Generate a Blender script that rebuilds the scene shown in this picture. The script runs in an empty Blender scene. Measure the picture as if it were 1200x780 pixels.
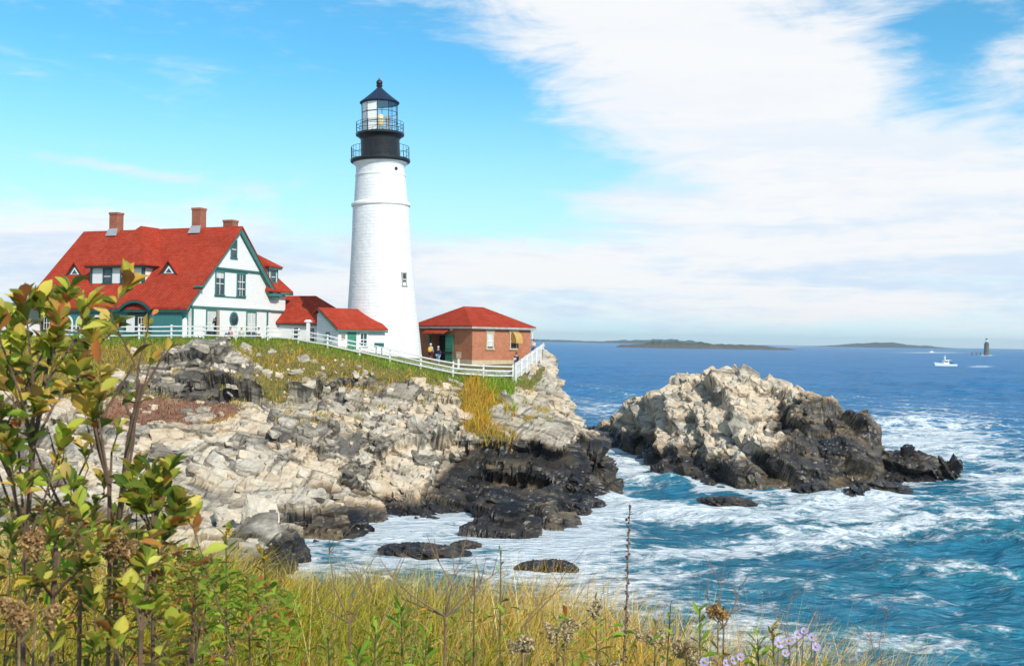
import bpy, bmesh, math, random
import numpy as np
from mathutils import Vector, Matrix
from mathutils.bvhtree import BVHTree

rnd = random.Random(7)
rng = np.random.default_rng(11)
SC = bpy.context.scene
COL = SC.collection
PI = math.pi

# ------------------------------------------------------------------ camera
EYE = 11.5
F = 1200.0
cam_d = bpy.data.cameras.new("camera")
cam = bpy.data.objects.new("camera", cam_d)
COL.objects.link(cam)
cam_d.sensor_width = 36.0
cam_d.lens = 36.0
cam_d.clip_start = 0.1
cam_d.clip_end = 30000
CAMR = Matrix.Rotation(PI / 2 + math.atan(7.4 / F), 3, 'X') @ Matrix.Rotation(0.016, 3, 'Z')
cam.matrix_world = Matrix.Translation((0, 0, EYE)) @ CAMR.to_4x4()
cam_d.dof.use_dof = True
cam_d.dof.focus_distance = 60.0
cam_d.dof.aperture_fstop = 12.0
SC.camera = cam
CR = np.array(CAMR)
CO = np.array([0, 0, EYE])


def ray(px, py):
    return CR @ np.array([(px - 600) / F, (390 - py) / F, -1.0])


def at(px, py, D):
    d = ray(px, py)
    return CO + d * (D / d[1])


def atz(px, py, z):
    d = ray(px, py)
    return CO + d * ((z - EYE) / d[2])


def proj(P):
    c = (np.asarray(P, float) - CO) @ CR
    return np.stack([600 + F * c[:, 0] / -c[:, 2], 390 - F * c[:, 1] / -c[:, 2]], 1)


def inpoly(pp, poly):
    x, y = pp[:, 0], pp[:, 1]
    ins = np.zeros(len(pp), bool)
    n = len(poly)
    j = n - 1
    for i in range(n):
        xi, yi = poly[i]
        xj, yj = poly[j]
        c = ((yi > y) != (yj > y)) & (x < (xj - xi) * (y - yi) / (yj - yi + 1e-9) + xi)
        ins ^= c
        j = i
    return ins


# ------------------------------------------------------------------ noise (numpy)
def _hash(ix, iy, iz, seed):
    h = (ix.astype(np.int64) * 374761393 + iy.astype(np.int64) * 668265263 + iz.astype(np.int64) * 2147483647 + seed * 1274126177) & 0xFFFFFFFF
    h = ((h ^ (h >> 13)) * 1274126177) & 0xFFFFFFFF
    h = ((h ^ (h >> 16)) * 2246822519) & 0xFFFFFFFF
    h = h ^ (h >> 15)
    return h


def _h01(h, k):
    g = ((h ^ (k * 0x9E3779B9)) * 2654435761) & 0xFFFFFFFF
    g = ((g ^ (g >> 15)) * 2246822519) & 0xFFFFFFFF
    return ((g >> 8) & 0xFFFF) / 65535.0


def worley(P, seed):
    """F1, F2, per-cell random numbers (3) and the offset from the nearest cell centre"""
    b = np.floor(P).astype(np.int64)
    n = len(P)
    f1 = np.full(n, 9.0)
    f2 = np.full(n, 9.0)
    best = np.zeros((n, 3))
    bh = np.zeros(n, np.int64)
    for i in (-1, 0, 1):
        for j in (-1, 0, 1):
            for k in (-1, 0, 1):
                cx, cy, cz = b[:, 0] + i, b[:, 1] + j, b[:, 2] + k
                h = _hash(cx, cy, cz, seed)
                q = np.stack([cx + _h01(h, 1), cy + _h01(h, 2), cz + _h01(h, 3)], 1)
                d = np.sqrt(((P - q) ** 2).sum(1))
                m = d < f1
                f2 = np.where(m, f1, np.minimum(f2, d))
                best[m] = (P - q)[m]
                bh[m] = h[m]
                f1 = np.where(m, d, f1)
    r = np.stack([_h01(bh, 5), _h01(bh, 6), _h01(bh, 7), _h01(bh, 8)], 1)
    return f1, f2, r, best


def vnoise(P, seed):
    P = np.asarray(P, float)
    b = np.floor(P).astype(np.int64)
    f = P - b
    f = f * f * (3 - 2 * f)
    out = 0
    for i in (0, 1):
        for j in (0, 1):
            for k in (0, 1):
                h = _h01(_hash(b[:, 0] + i, b[:, 1] + j, b[:, 2] + k, seed), 1)
                w = (f[:, 0] if i else 1 - f[:, 0]) * (f[:, 1] if j else 1 - f[:, 1]) * (f[:, 2] if k else 1 - f[:, 2])
                out = out + h * w
    return out * 2 - 1


def fbm(P, seed, oct=4):
    a, s, o = 1.0, 0, 0
    P = np.asarray(P, float)
    for i in range(oct):
        o = o + a * vnoise(P * 2 ** i, seed + i)
        s += a
        a *= 0.5
    return o / s


def sstep(a, b, x):
    t = np.clip((x - a) / (b - a), 0, 1)
    return t * t * (3 - 2 * t)


# ------------------------------------------------------------------ object helpers
def tag(o, label=None, cat=None, group=None, kind=None):
    if label: o["label"] = label
    if cat: o["category"] = cat
    if group: o["group"] = group
    if kind: o["kind"] = kind
    return o


def empty(name, loc=(0, 0, 0), rz=0.0, label=None, cat=None, group=None):
    o = bpy.data.objects.new(name, None)
    o.empty_display_size = 0.2
    COL.objects.link(o)
    o.location = loc
    o.rotation_euler = (0, 0, rz)
    return tag(o, label, cat, group)


def copy_tree(o, parent=None):
    c = o.copy()
    COL.objects.link(c)
    c.parent = parent
    for ch in list(o.children):
        copy_tree(ch, c)
    return c


def np_mesh(name, V, FC, mat, parent=None, smooth=False, attrs=None, tri=False, mats=None, midx=None):
    """mesh from numpy vertices and an (n,k) face array"""
    me = bpy.data.meshes.new(name)
    V = np.ascontiguousarray(V, np.float32)
    FC = np.ascontiguousarray(FC, np.int32)
    nf, k = FC.shape
    me.vertices.add(len(V))
    me.vertices.foreach_set("co", V.ravel())
    me.loops.add(nf * k)
    me.loops.foreach_set("vertex_index", FC.ravel())
    me.polygons.add(nf)
    me.polygons.foreach_set("loop_start", np.arange(0, nf * k, k, dtype=np.int32))
    me.polygons.foreach_set("use_smooth", np.full(nf, smooth))
    for m in (mats or [mat]):
        me.materials.append(m)
    if midx is not None:
        me.polygons.foreach_set("material_index", np.ascontiguousarray(midx, np.int32))
    me.update()
    me.validate()
    for an, (kind, dat) in (attrs or {}).items():
        a = me.attributes.new(an, 'FLOAT' if kind == 'VEC' else kind, 'POINT')
        if kind == 'FLOAT':
            a.data.foreach_set("value", np.ascontiguousarray(dat, np.float32))
        elif kind == 'VEC':
            me.attributes.remove(a)
            a = me.attributes.new(an, 'FLOAT_VECTOR', 'POINT')
            a.data.foreach_set("vector", np.ascontiguousarray(dat, np.float32).ravel())
        else:
            d = np.ones((len(V), 4), np.float32)
            d[:, :3] = dat
            a.data.foreach_set("color", d.ravel())
    o = bpy.data.objects.new(name, me)
    COL.objects.link(o)
    if parent is not None:
        o.parent = parent
    return o


class MB:
    """collects shapes, links them as ONE mesh object"""

    def __init__(self):
        self.v = []
        self.f = []
        self.mi = []
        self.cur = 0

    def add(self, vs, fs):
        n = len(self.v)
        self.v += [tuple(float(c) for c in p) for p in vs]
        for f in fs:
            self.f.append([i + n for i in f])
            self.mi.append(self.cur)
        return self

    def box(self, x0, x1, y0, y1, z0, z1):
        return self.add([(x0, y0, z0), (x1, y0, z0), (x1, y1, z0), (x0, y1, z0), (x0, y0, z1), (x1, y0, z1), (x1, y1, z1), (x0, y1, z1)],
                        [(3, 2, 1, 0), (4, 5, 6, 7), (0, 1, 5, 4), (1, 2, 6, 5), (2, 3, 7, 6), (3, 0, 4, 7)])

    def fbox(self, fr, a0, a1, b0, b1, c0, c1):
        """box in a frame fr = (origin, right, up, out)"""
        o, r, u, n = fr
        P = []
        for c in (c0, c1):
            for (a, b) in ((a0, b0), (a1, b0), (a1, b1), (a0, b1)):
                P.append(o + r * a + u * b + n * c)
        return self.add(P, [(3, 2, 1, 0), (4, 5, 6, 7), (0, 1, 5, 4), (1, 2, 6, 5), (2, 3, 7, 6), (3, 0, 4, 7)])

    def prism(self, poly, d):
        """poly: 3-D outline, extruded by vector d"""
        n = len(poly)
        d = Vector(d)
        P = [Vector(p) for p in poly]
        Q = [p + d for p in P]
        return self.add(P + Q, [tuple(range(n))[::-1], tuple(range(n, 2 * n))] + [(i, (i + 1) % n, n + (i + 1) % n, n + i) for i in range(n)])

    def bar(self, a, b, w, h=None, up=(0, 0, 1)):
        a, b = Vector(a), Vector(b)
        h = h or w
        t = (b - a)
        if t.length < 1e-6: return self
        t.normalize()
        s = t.cross(Vector(up))
        if s.length < 1e-4: s = t.cross(Vector((1, 0, 0)))
        s.normalize()
        q = s.cross(t)
        P = []
        for p in (a, b):
            for (i, j) in ((-1, -1), (1, -1), (1, 1), (-1, 1)):
                P.append(p + s * (i * w / 2) + q * (j * h / 2))
        return self.add(P, [(3, 2, 1, 0), (4, 5, 6, 7), (0, 1, 5, 4), (1, 2, 6, 5), (2, 3, 7, 6), (3, 0, 4, 7)])

    def tube(self, pts, radii, n=6, cap=True):
        pts = [Vector(p) for p in pts]
        base = len(self.v)
        V = []
        prev = None
        for i, p in enumerate(pts):
            t = (pts[min(i + 1, len(pts) - 1)] - pts[max(i - 1, 0)])
            if t.length < 1e-9: t = Vector((0, 0, 1))
            t.normalize()
            s = prev if prev is not None else Vector((1, 0, 0))
            s = s - t * s.dot(t)
            if s.length < 1e-3:
                s = t.cross(Vector((0, 1, 0)))
            s.normalize()
            prev = s
            q = t.cross(s)
            r = radii[i] if hasattr(radii, '__len__') else radii
            for k in range(n):
                a = 2 * PI * k / n
                V.append(p + s * (math.cos(a) * r) + q * (math.sin(a) * r))
        fs = []
        for i in range(len(pts) - 1):
            for k in range(n):
                fs.append((i * n + k, i * n + (k + 1) % n, (i + 1) * n + (k + 1) % n, (i + 1) * n + k))
        if cap:
            fs.append(tuple(range(n))[::-1])
            fs.append(tuple((len(pts) - 1) * n + k for k in range(n)))
        return self.add(V, fs)

    def lathe(self, prof, n=32, o=(0, 0, 0), cap=True, a0=0.0, a1=2 * PI):
        V = []
        closed = abs(a1 - a0 - 2 * PI) < 1e-6
        m = n if closed else n + 1
        for (r, z) in prof:
            for k in range(m):
                a = a0 + (a1 - a0) * k / n
                V.append((o[0] + r * math.cos(a), o[1] + r * math.sin(a), o[2] + z))
        fs = []
        for i in range(len(prof) - 1):
            for k in range(n):
                k2 = (k + 1) % m
                fs.append((i * m + k, i * m + k2, (i + 1) * m + k2, (i + 1) * m + k))
        if cap and closed:
            fs.append(tuple(range(m))[::-1])
            fs.append(tuple((len(prof) - 1) * m + k for k in range(m)))
        return self.add(V, fs)

    def ball(self, c, rx, ry=None, rz=None, n=10, m=7):
        ry = ry or rx
        rz = rz or rx
        V = []
        for i in range(m + 1):
            th = PI * i / m
            for k in range(n):
                a = 2 * PI * k / n
                V.append((c[0] + rx * math.sin(th) * math.cos(a), c[1] + ry * math.sin(th) * math.sin(a), c[2] + rz * math.cos(th)))
        fs = []
        for i in range(m):
            for k in range(n):
                fs.append((i * n + k, (i + 1) * n + k, (i + 1) * n + (k + 1) % n, i * n + (k + 1) % n))
        return self.add(V, fs)

    def build(self, name, mat, parent=None, smooth=False, bevel=0.0):
        me = bpy.data.meshes.new(name)
        me.from_pydata(self.v, [], self.f)
        mats = mat if isinstance(mat, (list, tuple)) else [mat]
        for m in mats: me.materials.append(m)
        if len(mats) > 1:
            me.polygons.foreach_set("material_index", np.array(self.mi, np.int32))
        bm = bmesh.new()
        bm.from_mesh(me)
        bmesh.ops.remove_doubles(bm, verts=bm.verts, dist=1e-5)
        bmesh.ops.recalc_face_normals(bm, faces=bm.faces)
        bm.to_mesh(me)
        bm.free()
        if smooth:
            me.polygons.foreach_set("use_smooth", np.full(len(me.polygons), True))
            me.set_sharp_from_angle(angle=math.radians(40))
        o = bpy.data.objects.new(name, me)
        COL.objects.link(o)
        if parent is not None: o.parent = parent
        if bevel:
            b = o.modifiers.new("bevel", 'BEVEL')
            b.width = bevel
            b.segments = 2
            b.limit_method = 'ANGLE'
        return o


# ------------------------------------------------------------------ materials
def nd(nt, typ, ins=None, **kw):
    n = nt.nodes.new(typ)
    for k, v in kw.items(): setattr(n, k, v)
    for k, v in (ins or {}).items():
        s = n.inputs[k]
        if isinstance(v, bpy.types.NodeSocket): nt.links.new(v, s)
        elif hasattr(s.default_value, '__len__') and hasattr(v, '__len__') and len(s.default_value) == 4 and len(v) == 3: s.default_value = (*v, 1)
        else: s.default_value = v
    return n


def mth(nt, op, a, b=0.0, c=0.0, clamp=False):
    n = nt.nodes.new('ShaderNodeMath')
    n.operation = op
    n.use_clamp = clamp
    for i, v in enumerate((a, b, c)):
        if isinstance(v, bpy.types.NodeSocket): nt.links.new(v, n.inputs[i])
        else: n.inputs[i].default_value = v
    return n.outputs[0]


def mix(nt, f, a, b, bt='MIX'):
    n = nt.nodes.new('ShaderNodeMix')
    n.data_type = 'RGBA'
    n.blend_type = bt
    n.clamp_factor = True
    for s, v in ((n.inputs[0], f), (n.inputs[6], a), (n.inputs[7], b)):
        if isinstance(v, bpy.types.NodeSocket): nt.links.new(v, s)
        elif hasattr(v, '__len__'): s.default_value = (*v[:3], 1)
        else: s.default_value = v
    return n.outputs[2]


def ramp(nt, fac, stops, interp='LINEAR'):
    n = nt.nodes.new('ShaderNodeValToRGB')
    n.color_ramp.interpolation = interp
    el = n.color_ramp.elements
    while len(el) < len(stops): el.new(0.5)
    for e, (p, c) in zip(el, stops):
        e.position = p
        e.color = (*c, 1) if hasattr(c, '__len__') else (c, c, c, 1)
    nt.links.new(fac, n.inputs[0])
    return n.outputs[0]


def mapr(nt, v, a, b, c=0.0, d=1.0, smooth=False):
    n = nt.nodes.new('ShaderNodeMapRange')
    n.interpolation_type = 'SMOOTHSTEP' if smooth else 'LINEAR'
    nt.links.new(v, n.inputs[0])
    for i, x in enumerate((a, b, c, d)): n.inputs[i + 1].default_value = x
    return n.outputs[0]


def newmat(name):
    m = bpy.data.materials.new(name)
    m.use_nodes = True
    nt = m.node_tree
    b = nt.nodes["Principled BSDF"]
    return m, nt, b


def noise(nt, vec, scale, detail=4, rough=0.55, dist=0.0, out=0):
    return nd(nt, 'ShaderNodeTexNoise', {'Vector': vec, 'Scale': scale, 'Detail': detail, 'Roughness': rough, 'Distortion': dist}).outputs[out]


def mapping(nt, vec, scale=(1, 1, 1), rot=(0, 0, 0), loc=(0, 0, 0)):
    return nd(nt, 'ShaderNodeMapping', {'Vector': vec, 'Scale': scale, 'Rotation': rot, 'Location': loc}).outputs[0]


def objco(nt):
    return nd(nt, 'ShaderNodeTexCoord').outputs['Object']


def geopos(nt):
    return nd(nt, 'ShaderNodeNewGeometry').outputs['Position']


def bump(nt, b, h, strength=0.5, dist=0.05):
    n = nd(nt, 'ShaderNodeBump', {'Height': h, 'Strength': strength, 'Distance': dist})
    nt.links.new(n.outputs[0], b.inputs['Normal'])
    return n


def simple(name, col, rough=0.6, var=0.12, scale=3.0, metal=0.0, bmp=0.0, spec=0.4):
    m, nt, b = newmat(name)
    p = objco(nt)
    n = noise(nt, p, scale, 5, 0.6)
    c1 = tuple(c * (1 - var) for c in col)
    c2 = tuple(min(1, c * (1 + var)) for c in col)
    nt.links.new(ramp(nt, n, [(0.3, c1), (0.7, c2)]), b.inputs['Base Color'])
    b.inputs['Roughness'].default_value = rough
    b.inputs['Metallic'].default_value = metal
    b.inputs['Specular IOR Level'].default_value = spec
    if bmp: bump(nt, b, noise(nt, p, scale * 6, 4), 0.4, bmp)
    return m


def attr_leaf(name, transl=0.35, rough=0.55, spec=0.05):
    """leaf / blade material: base colour from the point attribute 'col'"""
    m, nt, b = newmat(name)
    a = nd(nt, 'ShaderNodeAttribute', attribute_name='col').outputs['Color']
    nt.links.new(a, b.inputs['Base Color'])
    b.inputs['Roughness'].default_value = rough
    b.inputs['Specular IOR Level'].default_value = spec
    t = nd(nt, 'ShaderNodeBsdfTranslucent', {'Color': a})
    mx = nd(nt, 'ShaderNodeMixShader', {0: transl})
    nt.links.new(b.outputs[0], mx.inputs[1])
    nt.links.new(t.outputs[0], mx.inputs[2])
    nt.links.new(mx.outputs[0], nt.nodes['Material Output'].inputs[0])
    return m


M = {}


def mk_siding():
    m, nt, b = newmat("white_clapboard")
    p = objco(nt)
    z = nd(nt, 'ShaderNodeSeparateXYZ', {0: p}).outputs[2]
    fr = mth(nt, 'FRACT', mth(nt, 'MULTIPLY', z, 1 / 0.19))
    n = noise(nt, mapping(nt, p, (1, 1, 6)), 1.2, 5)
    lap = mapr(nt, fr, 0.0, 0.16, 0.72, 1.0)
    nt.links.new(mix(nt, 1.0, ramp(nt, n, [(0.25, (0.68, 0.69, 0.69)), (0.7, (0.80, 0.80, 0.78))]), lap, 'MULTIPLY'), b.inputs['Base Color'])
    b.inputs['Roughness'].default_value = 0.5
    h = mth(nt, 'ADD', mth(nt, 'SUBTRACT', 1.0, fr), mth(nt, 'MULTIPLY', n, 0.2))
    bump(nt, b, h, 0.9, 0.03)
    return m


def mk_roof():
    m, nt, b = newmat("red_roof_shingles")
    p = objco(nt)
    s = nd(nt, 'ShaderNodeSeparateXYZ', {0: p})
    hx = mth(nt, 'ADD', s.outputs[0], s.outputs[1])
    v = nd(nt, 'ShaderNodeCombineXYZ', {0: hx, 1: mth(nt, 'MULTIPLY', s.outputs[2], 1.4)}).outputs[0]
    br = nd(nt, 'ShaderNodeTexBrick', {'Vector': v, 'Color1': (0.35, 0.044, 0.022), 'Color2': (0.44, 0.062, 0.032), 'Mortar': (0.25, 0.028, 0.016), 'Scale': 1.0, 'Mortar Size': 0.03, 'Brick Width': 0.42, 'Row Height': 0.25, 'Bias': 0.0})
    n = noise(nt, p, 0.5, 5, 0.6)
    n2 = noise(nt, mapping(nt, p, (1.2, 1.2, 0.25)), 1.5, 5, 0.65)
    c = mix(nt, 1.0, br.outputs[0], ramp(nt, n, [(0.3, 0.86), (0.7, 1.12)]), 'MULTIPLY')
    c = mix(nt, mapr(nt, n2, 0.50, 0.75, 0, 0.4), c, (0.42, 0.11, 0.07))
    nt.links.new(c, b.inputs['Base Color'])
    b.inputs['Roughness'].default_value = 0.85
    b.inputs['Specular IOR Level'].default_value = 0.05
    bump(nt, b, br.outputs[1], 0.6, -0.02)
    return m


def mk_brick(name="red_brick", c1=(0.38, 0.10, 0.042), c2=(0.51, 0.17, 0.08), mo=(0.42, 0.24, 0.15)):
    m, nt, b = newmat(name)
    p = objco(nt)
    s = nd(nt, 'ShaderNodeSeparateXYZ', {0: p})
    v = nd(nt, 'ShaderNodeCombineXYZ', {0: mth(nt, 'ADD', s.outputs[0], s.outputs[1]), 1: s.outputs[2]}).outputs[0]
    br = nd(nt, 'ShaderNodeTexBrick', {'Vector': v, 'Color1': c1, 'Color2': c2, 'Mortar': mo, 'Scale': 1.0, 'Mortar Size': 0.012, 'Brick Width': 0.24, 'Row Height': 0.085})
    n = noise(nt, p, 0.9, 6, 0.65)
    c = mix(nt, 1.0, br.outputs[0], ramp(nt, n, [(0.3, 0.8), (0.7, 1.12)]), 'MULTIPLY')
    c = mix(nt, mapr(nt, noise(nt, p, 2.3, 4), 0.58, 0.72, 0, 0.22), c, (0.46, 0.27, 0.18))
    nt.links.new(c, b.inputs['Base Color'])
    b.inputs['Roughness'].default_value = 0.85
    bump(nt, b, br.outputs[1], 0.5, -0.01)
    return m


def mk_tower():
    m, nt, b = newmat("whitewashed_rubble")
    p = objco(nt)
    # courses run round the shaft
    s = nd(nt, 'ShaderNodeSeparateXYZ', {0: p})
    ang = mth(nt, 'MULTIPLY', mth(nt, 'ARCTAN2', s.outputs[1], s.outputs[0]), 3.0)
    v = nd(nt, 'ShaderNodeCombineXYZ', {0: ang, 1: s.outputs[2]}).outputs[0]
    br = nd(nt, 'ShaderNodeTexBrick', {'Vector': mix(nt, 0.12, v, noise(nt, p, 1.6, 3, out=1)), 'Color1': 0.0 * np.ones(3), 'Color2': np.ones(3), 'Mortar': (0.4, 0.4, 0.4), 'Scale': 1.0, 'Mortar Size': 0.03, 'Mortar Smooth': 0.6, 'Brick Width': 0.75, 'Row Height': 0.27})
    n = noise(nt, p, 1.4, 6, 0.65)
    st = noise(nt, mapping(nt, p, (1, 1, 0.12)), 1.1, 5, 0.6)
    c = ramp(nt, n, [(0.3, (0.66, 0.67, 0.69)), (0.65, (0.79, 0.79, 0.78))])
    c = mix(nt, mapr(nt, st, 0.58, 0.75, 0, 0.26), c, (0.5, 0.48, 0.44))
    nt.links.new(c, b.inputs['Base Color'])
    b.inputs['Roughness'].default_value = 0.7
    h = mth(nt, 'ADD', mth(nt, 'MULTIPLY', br.outputs[1], -0.8), mth(nt, 'ADD', mth(nt, 'MULTIPLY', noise(nt, p, 2.2, 5), 1.3), mth(nt, 'MULTIPLY', br.outputs[0], 0.4)))
    bump(nt, b, h, 0.5, 0.05)
    return m


def mk_rock(name, warm=0.5):
    """fractured coastal rock; point attributes: wet (dark seaweed-stained band), soil (grass-covered), crack"""
    m, nt, b = newmat(name)
    p = geopos(nt)
    wet = nd(nt, 'ShaderNodeAttribute', attribute_name='wet').outputs['Fac']
    soil = nd(nt, 'ShaderNodeAttribute', attribute_name='soil').outputs['Fac']
    crack = nd(nt, 'ShaderNodeAttribute', attribute_name='crack').outputs['Fac']
    tint = nd(nt, 'ShaderNodeAttribute', attribute_name='tint').outputs['Fac']
    bed = nd(nt, 'ShaderNodeAttribute', attribute_name='bed').outputs['Vector']
    pm = mapping(nt, bed, (0.35, 0.5, 2.2))
    n1 = noise(nt, p, 0.2, 4, 0.55, 0.6)
    n2 = noise(nt, pm, 0.8, 7, 0.66, 0.8)
    n3 = noise(nt, p, 4.0, 5, 0.7)
    nb = mth(nt, 'ADD', n2, mth(nt, 'MULTIPLY', tint, 0.22))
    base = ramp(nt, nb, [(0.25, (0.09, 0.08, 0.068)), (0.36, (0.25, 0.225, 0.185)), (0.48, (0.47, 0.42, 0.34)), (0.66, (0.63, 0.575, 0.48))])
    tan = ramp(nt, nb, [(0.26, (0.16, 0.10, 0.05)), (0.45, (0.44, 0.31, 0.18)), (0.68, (0.64, 0.52, 0.37))])
    wf = mapr(nt, mth(nt, 'ADD', mth(nt, 'MULTIPLY', tint, 0.45), n1), 0.46 + 0.2 * (0.5 - warm), 0.78, 0, 0.85, True)
    c = mix(nt, wf, base, tan)
    c = mix(nt, mapr(nt, noise(nt, p, 0.35, 5, 0.6), 0.42, 0.62, 0, 0.22, True), c, (0.60, 0.49, 0.35))
    c = mix(nt, mapr(nt, noise(nt, mapping(nt, bed, (0.22, 0.35, 3.4), (0, 0, 0), (4, 7, 1)), 0.7, 6, 0.7, 0.5), 0.55, 0.66, 0, 0.7), c, (0.15, 0.14, 0.125))   # dark seams
    c = mix(nt, 1.0, c, ramp(nt, n3, [(0.25, 0.80), (0.7, 1.08)]), 'MULTIPLY')
    w3 = mix(nt, 0.25, mapping(nt, bed, (0.6, 1.0, 2.8)), noise(nt, p, 0.8, 3, out=1))
    v1 = nd(nt, 'ShaderNodeTexVoronoi', {'Vector': w3, 'Scale': 0.62}, feature='DISTANCE_TO_EDGE').outputs[0]
    v2 = nd(nt, 'ShaderNodeTexVoronoi', {'Vector': w3, 'Scale': 1.7}, feature='DISTANCE_TO_EDGE').outputs[0]
    k1 = mapr(nt, v1, 0.0, 0.025, 1, 0)
    k2 = mth(nt, 'MULTIPLY', mapr(nt, v2, 0.0, 0.03, 1, 0), mapr(nt, noise(nt, p, 0.5, 3), 0.45, 0.6))
    brk = mapr(nt, noise(nt, p, 0.9, 4, 0.6), 0.5, 0.62, 0, 1)
    kk = mth(nt, 'MULTIPLY', mth(nt, 'MAXIMUM', mth(nt, 'MULTIPLY', k1, 0.5), mth(nt, 'MULTIPLY', k2, 0.45)), brk)
    kk = mth(nt, 'MAXIMUM', kk, mth(nt, 'MULTIPLY', crack, 0.9))
    c = mix(nt, kk, c, (0.06, 0.053, 0.045))
    wetc = ramp(nt, nb, [(0.3, (0.014, 0.013, 0.014)), (0.50, (0.032, 0.029, 0.028)), (0.64, (0.075, 0.06, 0.042)), (0.82, (0.17, 0.125, 0.075))])
    wm = mapr(nt, mth(nt, 'ADD', wet, mth(nt, 'MULTIPLY', mth(nt, 'SUBTRACT', n2, 0.5), 1.4)), 0.25, 0.75, 0, 0.97, True)
    c = mix(nt, mapr(nt, wm, 0.0, 0.45, 0, 0.75), c, mix(nt, 1.0, c, (0.62, 0.50, 0.36), 'MULTIPLY'))
    c = mix(nt, mapr(nt, wm, 0.25, 0.9), c, wetc)
    sc = ramp(nt, noise(nt, p, 1.1, 6, 0.7), [(0.3, (0.10, 0.075, 0.03)), (0.48, (0.13, 0.12, 0.035)), (0.62, (0.20, 0.15, 0.05)), (0.75, (0.24, 0.17, 0.075))])
    heath = nd(nt, 'ShaderNodeAttribute', attribute_name='heath').outputs['Fac']
    sc = mix(nt, heath, sc, ramp(nt, noise(nt, p, 1.6, 6, 0.7), [(0.35, (0.16, 0.06, 0.035)), (0.6, (0.26, 0.15, 0.10)), (0.75, (0.2, 0.17, 0.06))]))
    sm = mapr(nt, mth(nt, 'ADD', soil, mth(nt, 'MULTIPLY', mth(nt, 'SUBTRACT', noise(nt, p, 0.9, 6, 0.75), 0.5), 1.5)), 0.42, 0.58, 0, 1, True)
    c = mix(nt, sm, c, sc)
    nt.links.new(c, b.inputs['Base Color'])
    rr = mth(nt, 'SUBTRACT', 0.85, mth(nt, 'MULTIPLY', wm, 0.58))
    nt.links.new(rr, b.inputs['Roughness'])
    b.inputs['Specular IOR Level'].default_value = 0.35
    h = mth(nt, 'SUBTRACT', mth(nt, 'ADD', mth(nt, 'MULTIPLY', n2, 1.1), mth(nt, 'MULTIPLY', n3, 0.3)), mth(nt, 'MULTIPLY', kk, 0.5))
    bump(nt, b, h, 0.55, 0.18)
    return m


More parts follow.
